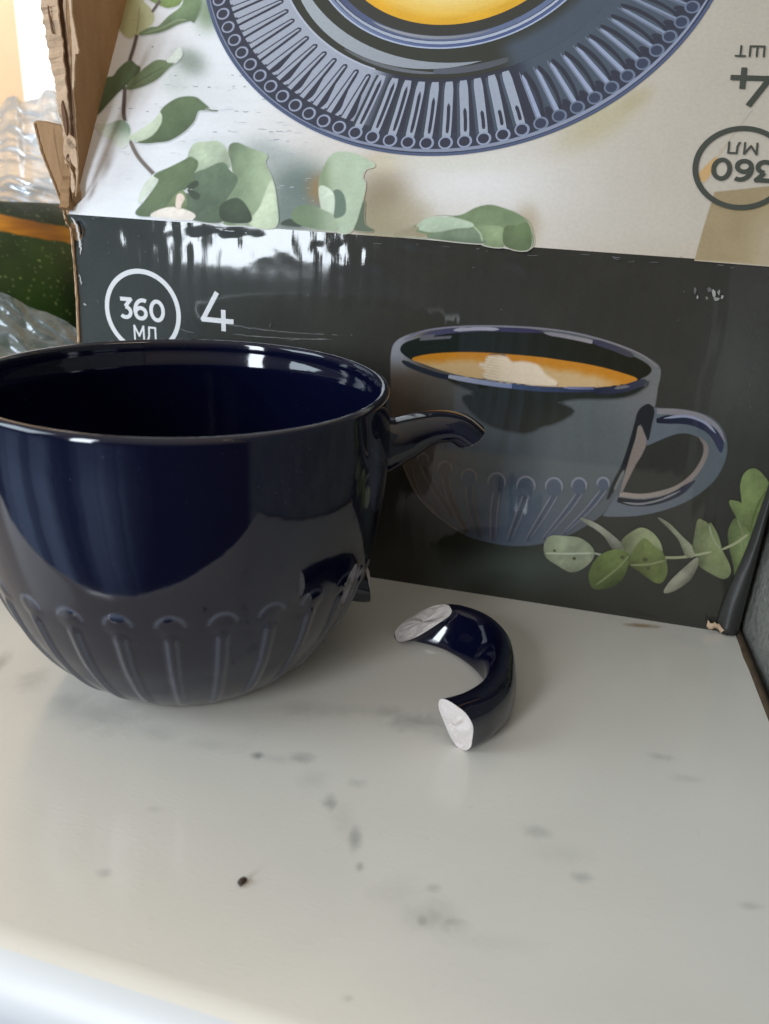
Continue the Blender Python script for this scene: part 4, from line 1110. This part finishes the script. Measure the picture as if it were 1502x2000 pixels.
# leaves along the crease
pr.fill(T5([(370, 140), (405, 65), (470, 55), (540, 52), (590, 110), (605, 212), (560, 172), (470, 205), (395, 235)]), leaf_col((168, 182, 158), 1, (-.02, .02)), 6)
pr.fill(T5([(600, 90), (640, 58), (720, 90), (808, 125), (800, 170), (840, 260), (865, 380), (860, 530), (700, 520), (560, 500), (600, 330), (620, 220)]), lambda x, y: mixc((124, 142, 114), (164, 180, 148), smooth(455, 535, x)) * (1 + .10 * fbm(x, y, 18, 3) - .12 * np.exp(-((x - 452) / 10) ** 2) * smooth(380, 290, y))[..., None], 6)
pr.fill(T5([(815, 320), (842, 270), (866, 400), (860, 530), (720, 515), (775, 420)]), leaf_col((196, 208, 180), 2, (0, 0), .04), 6)
pr.fill(T5([(390, 240), (470, 205), (560, 170), (605, 215), (645, 270), (575, 390), (560, 500), (400, 490), (330, 440), (340, 370), (400, 300)]), leaf_col((90, 107, 87), 4, (.05, -.02)), 6)
pr.fill(T5([(90, 390), (120, 300), (180, 238), (208, 268), (150, 335)]), leaf_col((206, 216, 202), 5, (0, 0), .04), 6)
pr.fill(T5([(75, 455), (130, 380), (205, 272), (180, 238), (270, 195), (350, 155), (380, 138), (422, 165), (410, 210), (390, 240), (402, 280), (350, 320), (290, 370), (250, 420), (165, 468)]), leaf_col((95, 112, 82), 6, (.03, -.03)), 6)
pr.fill(T5([(250, 420), (300, 350), (345, 330), (360, 400), (340, 440), (250, 440)]), leaf_col((112, 128, 92), 3), 6)
pr.fill(T5([(555, 412), (640, 370), (700, 420), (718, 500), (570, 494)]), leaf_col((64, 77, 62), 2), 6)
pr.fill(T5([(368, 302), (415, 273), (422, 295), (380, 318)]), (58, 70, 56), 8)
pr.fill(T5([(368, 320), (428, 345), (425, 372), (395, 365)]), (60, 72, 58), 8)
pr.fill(T5([(160, 466), (230, 430), (310, 425), (402, 460), (380, 486), (250, 480)]), leaf_col((224, 216, 206), 1, (0, 0), .03), 6)
pr.fill(T5([(303, 400), (310, 355), (330, 347), (346, 370), (330, 400), (322, 428), (307, 426)]), leaf_col((222, 206, 192), 1, (0, 0), .03), 6)
pr.fill(T5([(895, 515), (950, 488), (1035, 518), (1000, 528)]), (64, 76, 66), 8)
pr.fill(T5([(1300, 545), (1320, 505), (1360, 380), (1362, 510), (1410, 552)]), (92, 104, 86), 8)
pr.fill(T5([(1108, 305), (1130, 210), (1190, 120), (1300, 118), (1418, 180), (1370, 205), (1350, 255), (1367, 290), (1345, 400), (1290, 550), (1205, 550), (1180, 470), (1130, 462)]), lambda x, y: mixc((176, 190, 164), (134, 150, 118), np.exp(-((x - 628 - (y - 330) * .1) / 16) ** 2)) * (1 + .06 * fbm(x, y, 20, 5))[..., None], 6)
pr.fill(T5([(1185, 345), (1220, 325), (1250, 370), (1250, 455), (1185, 470)]), (104, 122, 106), 8)
pr.fill(T5([(1110, 308), (1186, 345), (1182, 470), (1135, 466)]), leaf_col((200, 210, 190), 3, (0, 0), .04), 8)
pr.fill(T5([(955, 470), (980, 425), (1040, 410), (1110, 430), (1180, 468), (1210, 552), (1060, 534), (980, 505)]), lambda x, y: mixc((112, 130, 102), (160, 174, 148), smooth(600, 655, x)) * (1 + .06 * fbm(x, y, 14, 5))[..., None], 6)
pr.fill(TA([(270, 820), (440, 750), (560, 690), (740, 685), (860, 630), (960, 608), (1060, 630), (1180, 680), (1260, 760), (1252, 925), (900, 885), (520, 850)]), leaf_col((110, 127, 93), 4, (.0, .02)), 6)
pr.fill(TA([(870, 770), (960, 760), (1060, 780), (1078, 905), (900, 885)]), leaf_col((132, 147, 110), 2, (0, .0)), 6)
pr.fill(TA([(1075, 775), (1160, 760), (1245, 745), (1252, 925), (1082, 905)]), leaf_col((94, 110, 75), 2, (0, .0)), 6)
pr.fill(TA([(430, 768), (500, 710), (600, 695), (740, 710), (845, 757), (700, 785), (560, 800), (480, 792)]), leaf_col((172, 186, 162), 5, (0, .02), .05), 6)
pr.fill(TA([(280, 818), (360, 785), (440, 770), (420, 800), (520, 835)]), (150, 138, 112), 8)
pr.fill(TA([(515, 842), (640, 800), (760, 780), (850, 785), (890, 830), (905, 885)]), leaf_col((112, 127, 103), 5, (0, .02)), 6)
pr.stroke(TA([(840, 757), (890, 810), (910, 870)]), 2.2, (160, 174, 142), taper=(.2, .5))
pr.build('printed_leaves', M_LID, lid)['label'] = 'printed picture of green eucalyptus leaves on pale wood'

# ---- printed plate with a cup on it
ptop = pr.start + pr.step * (pr.k + 2)
pr = Print(LID, start=ptop, gain=LID_GAIN)
def pol(r, a): return (PC[0] + r * math.cos(math.radians(a)), PC[1] + r * math.sin(math.radians(a)))
LITE = np.array([152, 158, 172.]); DARKN = np.array([42, 45, 60.]); SLATE = np.array([68, 79, 92.])
pr.ring(PC, 0, 0.0830, lambda r, a: np.tile(np.array([74, 86, 116.]), (len(r), 1)), 0, 360, 240)
pr.ring(PC, 0, 0.0822, lambda r, a: np.tile(np.array([46, 50, 66.]), (len(r), 1)), 0, 360, 240)
def rimcol(r, a):
    a = (a + 180) % 360 - 180
    t = smooth(-108, -99, a)
    c = mixc(LITE, DARKN, t)
    s_ = smooth(-66, -60, a)
    c = c + (SLATE - c) * s_[..., None]
    return c
pr.ring(PC, 0, 0.0757, rimcol, 0, 360, 360)
k0 = -152.155
kbase = pr.k; kmax = kbase
for q in range(-12, 44):
    kmax = max(kmax, pr.k); pr.k = kbase + (q % 2) * 0.3
    a = k0 + 4.009 * q
    an_ = (a + 180) % 360 - 180
    tl = float(smooth(-100, -112, an_)); tr = float(smooth(-72, -60, an_))   # left and right manner of reflection
    hx, hy = pol(0.0789, a)
    def rad(r, off): 
        b = math.radians(a); return (PC[0] + r * math.cos(b) - off * math.sin(b), PC[1] + r * math.sin(b) + off * math.cos(b))
    if an_ > 0 or an_ < -175:
        r_end = 0.0588
    pr.layer()
    if tl > 0.5:
        # dark hairpin on a pale rim
        pr.stroke([rad(0.0772, 0.0011), rad(0.068, 0.0009), rad(0.0602, 0.0007)], 0.0009, DARKN, px=False, lay=False, taper=(1, .6))
        pr.stroke([rad(0.0772, -0.0013), rad(0.068, -0.0009), rad(0.0602, -0.0005)], 0.00045, DARKN * 1.1, px=False, lay=False)
        pr.stroke([rad(0.0606, 0.0009), rad(0.0599, 0.0002), rad(0.0606, -0.0006)], 0.0006, DARKN, px=False, lay=False)
        if an_ > -134:
            pr.fill([rad(0.0762, 0.0015), rad(0.0735, 0.0026), rad(0.0700, 0.0020), rad(0.0670, 0.0013), rad(0.0700, 0.0012)], DARKN, 0.002, px=False, sub=4)
        pr.stroke([rad(0.0785, -0.0030), rad(0.0765, -0.0022), rad(0.0750, -0.0016)], 0.0005, DARKN, px=False, lay=True)
    elif tr > 0.5:
        pr.fill([rad(0.0775, -0.0008), rad(0.072, -0.0013), rad(0.066, -0.0010), rad(0.0620, -0.0004), rad(0.0612, -0.0012), rad(0.066, -0.0026), rad(0.072, -0.0030), rad(0.0765, -0.0020)][::1] if False else
                [rad(0.0772, 0.0009), rad(0.072, 0.0016), rad(0.066, 0.0013), rad(0.0618, 0.0006), rad(0.0612, 0.0014), rad(0.066, 0.0026), rad(0.072, 0.0026), rad(0.0765, 0.0018)], DARKN * 0.95, 0.002, px=False, sub=4)
        lc_ = np.array([150, 158, 182.]) * (1 - 0.35 * smooth(-50, -20, an_)) + SLATE * 0.35 * smooth(-50, -20, an_)
        pr.stroke([rad(0.0770, 0.0002), rad(0.070, 0.0002), rad(0.0618, 0.0001)], 0.0011 * (1 - .3 * float(smooth(-45, -25, an_))), lc_, px=False, taper=(1, .2))
        pr.stroke([rad(0.0770, -0.0006), rad(0.070, -0.0005), rad(0.0606, -0.0004)], 0.0005, lc_ * 0.78, px=False, taper=(1, .2))
        pr.fill([rad(0.0772, -0.0030), rad(0.0745, -0.0026), rad(0.0752, -0.0012), rad(0.0785, -0.0021)], DARKN, 0.002, px=False, sub=3)
    else:
        # pale bars on a dark rim, slate flank, dark slit
        sl = float(smooth(-100, -70, an_))
        pr.stroke([rad(0.0774, -0.0013), rad(0.069, -0.0012), rad(0.0592, -0.0011)], 0.0016, SLATE * (0.7 + .3 * sl), px=False, taper=(1, .8), lay=False)
        pr.stroke([rad(0.0778, 0.0001), rad(0.069, 0.0002), rad(0.0588, 0.0001)], 0.0026, LITE, px=False, taper=(.9, .75))
        l0 = 0.0602 + 0.0105 * sl
        pr.stroke([rad(0.0758, 0.0003), rad(0.5 * (0.0758 + l0), 0.0004), rad(l0, 0.0003)], 0.0010, DARKN, px=False, taper=(.6, .1))
    # round head
    pr.ring((hx, hy), 0, 0.00215, mixc((142, 149, 170), (104, 114, 134), tr) if True else 0, seg=28)
    pr.ring((hx - 0.0001, hy), 0, 0.00158, mixc((44, 46, 62), (52, 60, 82), tr), seg=26)
pr.k = kmax + 1
# well of the plate
def wellcol(r, a):
    a = (a + 180) % 360 - 180
    c = np.tile(np.array([45, 47, 41.]), (len(r), 1))
    s_ = smooth(-70, -62, a) * smooth(0.049, 0.0505, r) * smooth(15, -10, a)
    return c + (SLATE * 0.98 - c) * s_[..., None]
pr.ring(PC, 0, 0.0577, wellcol, 0, 360, 300)
pr.stroke([pol(0.0577, a) for a in np.arange(-175, -103, 4)], 0.0006, (170, 175, 190), px=False)
def crescent(r0, w, a0, a1, c0_, c1_, pw=1.0):
    A_ = np.linspace(a0, a1, 28); t = np.linspace(0, 1, 28); ww = w * np.sin(np.pi * np.clip(t, 0.001, 0.999)) ** pw
    pr.layer()
    uv = [pol(r0 + q / 2, a_) for q, a_ in zip(ww, A_)] + [pol(r0 - q / 2, a_) for q, a_ in zip(ww, A_)]
    col_ = np.array([mixc(c0_, c1_, tt) for tt in t]); 
    pr.add(np.array(uv), [(i, 28 + i, 29 + i, i + 1) for i in range(27)], lin(np.concatenate([col_, col_])) * pr.gain)
crescent(0.0814, 0.0011, -112, -18, (128, 134, 152), (140, 146, 166), 0.35)
crescent(0.0818, 0.0005, -175, -100, (110, 120, 146), (120, 130, 156), 0.3)
crescent(0.0533, 0.0040, -168, -74, (158, 166, 172), (140, 144, 152), 0.8)
crescent(0.0558, 0.0012, -120, -86, (92, 94, 98), (104, 106, 116), 0.5)
pr.layer()
crescent(0.0552, 0.0022, -89, -66, (84, 86, 98), (78, 80, 86), 0.12)
# cup standing on the plate, seen from above, filled with a yellow drink
pr.ring(PC, 0, 0.0476, (168, 176, 196), 0, 360, 200)
pr.ring(PC, 0, 0.0471, lambda r, a: mixc((70, 84, 128), (120, 132, 160), 0.5 + 0.5 * np.sin(np.radians(a * 2 + 40))), 0, 360, 200)
pr.ring(PC, 0, 0.0462, (44, 48, 66), 0, 360, 200)
crescent(0.0456, 0.0010, -150, -20, (150, 158, 176), (176, 182, 198), 0.4)
pr.ring(PC, 0, 0.0449, lambda r, a: mixc((56, 64, 96), (96, 108, 138), 0.5 + 0.5 * np.sin(np.radians(a + 120))), 0, 360, 200)
crescent(0.0438, 0.0010, -118, -68, (150, 150, 156), (120, 122, 128), 0.5)
pr.ring(PC, 0, 0.0432, (50, 50, 46), 0, 360, 200)
pr.ring(PC, 0, 0.0394, lambda r, a: mixc((216, 160, 36), (228, 186, 84), smooth(0.0385, 0.0345, r)) * (1 + .04 * noise2(a, r * 9000, 12.0, 2))[..., None], 0, 360, 200)
pr.ring(PC, 0, 0.0352, lambda r, a: mixc((226, 184, 84), (232, 202, 126), smooth(0.0352, 0.030, r)), 0, 360, 160)
pr.build('printed_plate', M_LID, lid)['label'] = 'printed picture of a dark blue fluted plate seen from above'

# ---- lettering on the lid, upside down
INK = (62, 64, 56)
pr = Print(LID, start=0.0004, gain=LID_GAIN)
lcn = (0.19537, 0.02735)
pr.ring(lcn, 0.0111, 0.0126, INK, seg=96)
write(pr, '360', (0.2029 + 0.0006, 0.0298), 0.0064, 0.00125, INK, width=0.0159, flip=True)
write(pr, 'ML', (0.19925, 0.0350), 0.0036, 0.00055, INK, width=0.0081, gap=0.12, flip=True)
pr.build('volume_mark', M_LID, lid)
pr = Print(LID, start=0.0004, gain=LID_GAIN)
write(pr, '4', (0.2013, 0.0580), 0.0119, 0.00155, INK, width=0.0112, flip=True)
write(pr, 'WT', (0.1985, 0.0650), 0.0036, 0.00055, INK, width=0.0079, gap=0.12, flip=True)
pr.build('printed_number', M_LID, lid)

# ---- torn flaps at the left
def ragged(p, amp, seed, sub=6):
    P = spline(p, sub, False); r = np.random.default_rng(seed)
    d = np.gradient(P, axis=0); nn = np.stack([-d[:, 1], d[:, 0]], -1); nn /= np.linalg.norm(nn, axis=1, keepdims=True)
    return P + nn * (r.normal(size=(len(P), 1)) * amp)
def sheet(name, outline, o, n, th, mat, parent, curl=None):
    """piece of board or paper cut to an outline on a real plane, with thickness"""
    Q = np.asarray(outline, float)
    vv, ee, ff, *_ = delaunay_2d_cdt([Vector(v) for v in Q], [], [list(range(len(Q)))], 1, 1e-4)
    vv = np.array([tuple(v) for v in vv]); n = np.asarray(n, float) / np.linalg.norm(n)
    P = hit(vv[:, 0], vv[:, 1], o, n)
    if n @ (CAM - P.mean(0)) < 0: n = -n
    F = []
    for f in ff:
        a, b, c = P[f[0]], P[f[1]], P[f[2]]
        F.append(tuple(f) if np.cross(b - a, c - a) @ n > 0 else tuple(reversed(f)))
    if curl: P = P + curl(vv)[:, None] * n
    o_ = mesh(name, P, F, mat, parent, smooth_=False)
    md_ = o_.modifiers.new('thick', 'SOLIDIFY'); md_.thickness = th; md_.offset = -1
    return o_
SP = BA + U * 0.0012                                          # plane of the raised side flap
rgt = [(256, -60), (240, 4), (222, 70), (203, 150), (184, 225), (165, 295), (152, 345), (140, 400), (137, 412)]
lft = ragged([(134, 410), (136, 370), (138, 330), (141, 280), (138, 220), (141, 175), (146, 120), (140, 60), (136, 0), (132, -60)], 1.0, 3)
o_ = sheet('side_flap', [(x + 14, y) for x, y in rgt] + [tuple(p) for p in lft], SP, U, 0.003, M_KRAFT, box); o_['label'] = 'raised brown inner side flap left of the lid'
# plies torn apart along its front edge
p1 = list(map(tuple, ragged([(76, -60), (80, 0), (84, 40), (88, 60), (91, 85), (97, 120), (104, 150), (109, 180), (113, 205), (118, 235), (122, 255), (127, 290), (130, 312)], 0.7, 5)))
p1 += list(map(tuple, ragged([(136, 330), (138, 290), (136, 250), (131, 190), (125, 120), (118, 60), (110, 0), (106, -60)], 0.9, 6)))
sheet('torn_ply', p1, BA - IN * 0.0015, IN, 0.0006, M_TORN, box, curl=lambda v: 0.0006 * noise2(v[:, 0], v[:, 1], 14.0, 3))
p2 = list(map(tuple, ragged([(121, -60), (123, 0), (128, 60), (135, 130), (140, 190), (143, 250), (146, 300), (148, 350), (147, 385)], 0.8, 8)))
p2 += list(map(tuple, ragged([(152, 340), (150, 290), (146, 225), (141, 165), (137, 110), (131, 50), (128, 0), (124, -60)], 0.5, 9)))
sheet('torn_ply', p2, BA + IN * 0.0005, IN, 0.0006, M_TORN, box)
p3 = list(map(tuple, ragged([(138, -40), (140, 20), (146, 60), (153, 102), (147, 108), (145, 150), (143, 176), (141, 160), (141, 110), (139, 60), (134, 0), (133, -40)], 0.4, 10)))
sheet('torn_ply', p3, BA - IN * 0.0012, IN, 0.0006, M_TORN, box)
for i, (pts_, mt) in enumerate((([(104, -40), (108, 20), (116, 70), (124, 120), (131, 170), (136, 230), (139, 270), (143, 262), (140, 200), (135, 130), (128, 70), (122, 10), (120, -40)], M_FLUTE),
                 ([(121, 196), (126, 215), (130, 240), (131, 262), (128, 262), (122, 235), (119, 205)], M_FLUTE),
                 ([(93, 10), (97, 30), (102, 56), (104, 64), (101, 64), (97, 45), (93, 22)], M_FLUTE),
                 ([(132, 268), (143, 280), (150, 300), (151, 330), (146, 325), (140, 318), (134, 300), (127, 312), (126, 318), (133, 322), (143, 345), (146, 372), (139, 372), (137, 330), (124, 300), (125, 272)], M_TORN),
                 ([(134, 262), (146, 272), (147, 288), (136, 290), (130, 275)], M_TORN))):
    sheet('torn_ply', ragged(pts_, 0.5, 20 + i, 4) if i == 3 else spline(pts_, 4, False), BA + IN * (0.0010 if mt is M_FLUTE and i == 0 else -0.0024), IN, 0.0005, mt, box)
# lower flap peeled outwards
FN = np.cross(-U * 0.80 + IN * 0.55 + Z * 0.0, Z)
lf = [(66, 238), (74, 235), (118, 246), (124, 258), (128, 300), (134, 345), (142, 380), (140, 412), (136, 418), (131, 420), (124, 400), (112, 366), (98, 330), (86, 300), (78, 270)]
sheet('peeled_flap', lf, TL - U * 0.001 + IN * 0.002, FN, 0.0028, M_KRAFT, box)['label'] = 'small brown flap peeled outwards at the upper left corner'
for i, off in enumerate((0.0, 2.6)):
    ln_ = [(64.5, 240), (70, 262), (79, 296), (92, 330), (106, 366), (118, 398), (124, 420), (128, 436), (136, 446), (139, 475), (143, 520), (146, 560), (149, 610), (151, 668)]
    a_ = ragged([(x + off, y) for x, y in ln_], 0.35, 30 + i); b_ = ragged([(x + off + 1.7, y + 1) for x, y in ln_], 0.35, 32 + i)
    sheet('board_edge', list(map(tuple, a_)) + list(map(tuple, b_))[::-1], BA - IN * 0.0006, IN, 0.0006, M_TORN if i == 0 else M_KRAFT, box)

# ------------------------------------------------------------------ squash and clear plastic behind, at the left
def squash():
    k = N('speckled_squash_skin'); v = k.obj()
    a = k.n('ShaderNodeVertexColor'); a.layer_name = 'Col'
    c = k.mix(k.noise(v, 45, 5, 0.6), (0.006, 0.016, 0.004), (0.022, 0.052, 0.009))
    big = k.noise(v, 16, 3)
    c = k.mix(k.math('MULTIPLY', k.math('SUBTRACT', big, 0.5, clamp=True), 3.0), c, (0.06, 0.13, 0.016))
    vo = k.n('ShaderNodeTexVoronoi'); vo.inputs['Scale'].default_value = 190; k.l(v, vo.inputs['Vector'])
    sz = k.math('ADD', k.math('MULTIPLY', k.noise(v, 150, 2), 0.34), 0.02)
    dd = k.math('ADD', vo.outputs['Distance'], k.math('MULTIPLY', k.math('SUBTRACT', k.noise(v, 700, 2), 0.5), 0.35))
    spk = k.math('MULTIPLY', k.math('SUBTRACT', sz, dd, clamp=True), 7.0, clamp=True)
    v2 = k.n('ShaderNodeTexVoronoi'); v2.inputs['Scale'].default_value = 330; k.l(v, v2.inputs['Vector'])
    sp2 = k.math('MULTIPLY', k.math('SUBTRACT', k.math('MULTIPLY', k.noise(v, 60, 3), 0.5), v2.outputs['Distance'], clamp=True), 5.0, clamp=True)
    spk = k.math('MAXIMUM', spk, k.math('MULTIPLY', sp2, 0.7))
    c = k.mix(k.math('MULTIPLY', spk, 0.75), c, (0.26, 0.32, 0.11))
    stripe = k.math('MULTIPLY', a.outputs[0], 1.0)
    orange = k.ramp(k.noise(k.vmul(v, (30, 30, 300)), 1.0, 4), [(0.35, (0.36, 0.12, 0.006)), (0.65, (0.66, 0.28, 0.012))])
    fz = k.math('SMOOTH_MIN', k.math('MULTIPLY', k.math('SUBTRACT', k.math('ADD', stripe, k.math('MULTIPLY', k.noise(v, 110, 4), 0.4)), 0.62, clamp=True), 6.0, clamp=True), 1.0, 0.05)
    c = k.mix(fz, c, orange)
    k.l(c, k.b.inputs['Base Color']); k.set(Roughness=0.5, Specular_IOR_Level=0.3); k.bump(k.noise(v, 240, 4), 0.25, 0.0008)
    nu, nv = 160, 80; V = []; C = []
    ctr = np.array([-0.262, 0.452, 0.0])
    for j in range(nv):
        t = math.pi * j / (nv - 1)
        for i in range(nu):
            a_ = 2 * math.pi * i / nu
            rib = 1 + 0.035 * abs(math.cos(a_ * 5 + 0.9)) ** 0.6
            r = 0.135 * math.sin(t) ** 0.85 * rib
            z = 0.062 - 0.062 * math.cos(t) - 0.014 * math.exp(-((math.sin(t)) / 0.25) ** 2) * (-1 if t < 1.5 else 1)
            p = ctr + np.array([r * math.cos(a_), r * math.sin(a_), z]); V.append(p)
            C.append(math.exp(-((z - 0.101 + 0.010 * math.sin(a_ * 2 + 1.2)) / 0.0044) ** 2))
    V = np.array(V); V[:, 2] -= V[:, 2].min()
    ro = root('squash', tuple(ctr), 'dark green speckled squash with an orange band, behind the box at the left', 'squash')
    mesh('rind', V, grid_faces(nu, nv, wrap=True), k.m, ro, cols=np.repeat(np.array(C)[:, None], 3, 1))
    # dry stalk on top
    kk = N('dry_stalk'); kk.l(kk.ramp(kk.noise(kk.obj(), 200, 4), [(0.3, (0.16, 0.11, 0.05)), (0.7, (0.30, 0.22, 0.12))]), kk.b.inputs['Base Color']); kk.set(Roughness=0.8)
    W_ = []
    for j in range(6):
        for i in range(10):
            a_ = 2 * math.pi * i / 10; r = (0.011 - 0.001 * j) * (1 + 0.18 * math.cos(5 * a_)) * (1.5 if j == 0 else 1)
            W_.append(ctr + np.array([r * math.cos(a_) + 0.0012 * j * j * .3, r * math.sin(a_), 0.105 + 0.005 * j]))
    mesh('stalk', W_, grid_faces(10, 6, wrap=True) + [tuple(50 + i for i in range(10))], kk.m, ro)
squash()

def mat_film(name, tint, opac, gloss=0.40):
    k = N(name); v = k.obj()
    for n_ in list(k.t.nodes):
        if n_ not in (k.o,) and n_.type == 'BSDF_PRINCIPLED': k.t.nodes.remove(n_)
    tr_ = k.n('ShaderNodeBsdfTransparent'); gl = k.n('ShaderNodeBsdfGlossy'); df = k.n('ShaderNodeBsdfDiffuse'); tl_ = k.n('ShaderNodeBsdfTranslucent')
    gl.inputs['Roughness'].default_value = 0.22; gl.inputs['Color'].default_value = (0.95, 0.97, 1, 1)
    df.inputs['Color'].default_value = (*tint, 1); tl_.inputs['Color'].default_value = (*tint, 1)
    tr_.inputs['Color'].default_value = (0.93, 0.94, 0.95, 1)
    m1 = k.n('ShaderNodeMixShader'); m1.inputs[0].default_value = 0.5; k.l(df.outputs[0], m1.inputs[1]); k.l(tl_.outputs[0], m1.inputs[2])
    fq = k.n('ShaderNodeMapRange'); fq.inputs['From Min'].default_value = 0.3; fq.inputs['From Max'].default_value = 0.75
    fq.inputs['To Min'].default_value = opac * 0.6; fq.inputs['To Max'].default_value = min(1, opac * 1.4); k.l(k.noise(v, 45, 5, 0.6, 0.8), fq.inputs['Value'])
    m2 = k.n('ShaderNodeMixShader'); k.l(fq.outputs[0], m2.inputs[0]); k.l(tr_.outputs[0], m2.inputs[1]); k.l(m1.outputs[0], m2.inputs[2])
    fr = k.n('ShaderNodeFresnel'); fr.inputs['IOR'].default_value = 1.5
    m3 = k.n('ShaderNodeMixShader'); k.l(k.math('MULTIPLY', fr.outputs[0], gloss, clamp=True), m3.inputs[0]); k.l(m2.outputs[0], m3.inputs[1]); k.l(gl.outputs[0], m3.inputs[2])
    bp = k.n('ShaderNodeBump'); bp.inputs['Strength'].default_value = 0.22; bp.inputs['Distance'].default_value = 0.0010
    h = k.math('ADD', k.noise(k.vmul(v, (70, 70, 330)), 1.0, 5, 0.6, 1.2), k.math('MULTIPLY', k.noise(v, 260, 3), 0.25)); k.l(h, bp.inputs['Height'])
    for x in (gl, df, fr): k.l(bp.outputs[0], x.inputs['Normal'])
    k.l(m3.outputs[0], k.o.inputs['Surface'])
    return k.m

def crumple(name, quad, yd0, yd1, nu, nv, amp, mat, label, seed, ragged_top=0.0):
    """crumpled film: quad of photograph corners TL, TR, BR, BL at distances yd0 (top) to yd1 (bottom)"""
    q = np.array(quad, float); V = []
    for j in range(nv):
        t = j / (nv - 1)
        for i in range(nu):
            s_ = i / (nu - 1)
            p = (q[0] * (1 - s_) + q[1] * s_) * (1 - t) + (q[3] * (1 - s_) + q[2] * s_) * t
            fi, fj = i * 70.0 / nu, j * 60.0 / nv
            a1, a2 = (fi * 0.35 + fj * 0.2 + 40 * seed), (fj * 1.2 - fi * 0.55)
            n_ = fbm(a1, a2, 9, seed, 2); rdg = 1 - abs(noise2(a1 * 0.8, a2, 5.0, seed + 1)) ** 0.7
            if ragged_top: p = p + np.array([0, ragged_top * noise2(i * 1.0, seed, 4.0, seed) * (1 - t)])
            yd = yd0 + (yd1 - yd0) * t + amp * (n_ + 0.7 * (rdg - 0.5)) + 0.0 * amp * (1 - 2 * abs(noise2(a1 * 2.2, a2 * 2.6, 5.0, seed + 3)) ** 0.6)
            V.append(hit(np.array([p[0]]), np.array([p[1]]), (0, yd, 0), (0, 1.0, 0))[0])
    V = np.array(V); V[:, 2] = np.maximum(V[:, 2], 0.001)
    c = V.mean(0); c[2] = V[:, 2].min()
    o = mesh(name, V, grid_faces(nu, nv), mat, loc=tuple(c))
    md_ = o.modifiers.new('sub', 'SUBSURF'); md_.levels = 1; md_.render_levels = 1
    tag(o, label, 'plastic bag')
    return o
crumple('plastic_bag', [(-120, 222), (175, 168), (190, 400), (-120, 388)], 0.50, 0.385, 80, 70, 0.007, mat_film('crinkled_film', (0.52, 0.54, 0.56), 0.72), 'crumpled clear plastic bag heaped over the squash behind the torn flaps', 1, 12.0)
crumple('plastic_film', [(-60, 540), (170, 650), (190, 760), (-60, 760)], 0.33, 0.30, 50, 36, 0.003, mat_film('thin_film', (0.46, 0.49, 0.49), 0.34, 0.12), 'thin clear plastic film lying low in front of the squash, left of the box', 3, 4.0)
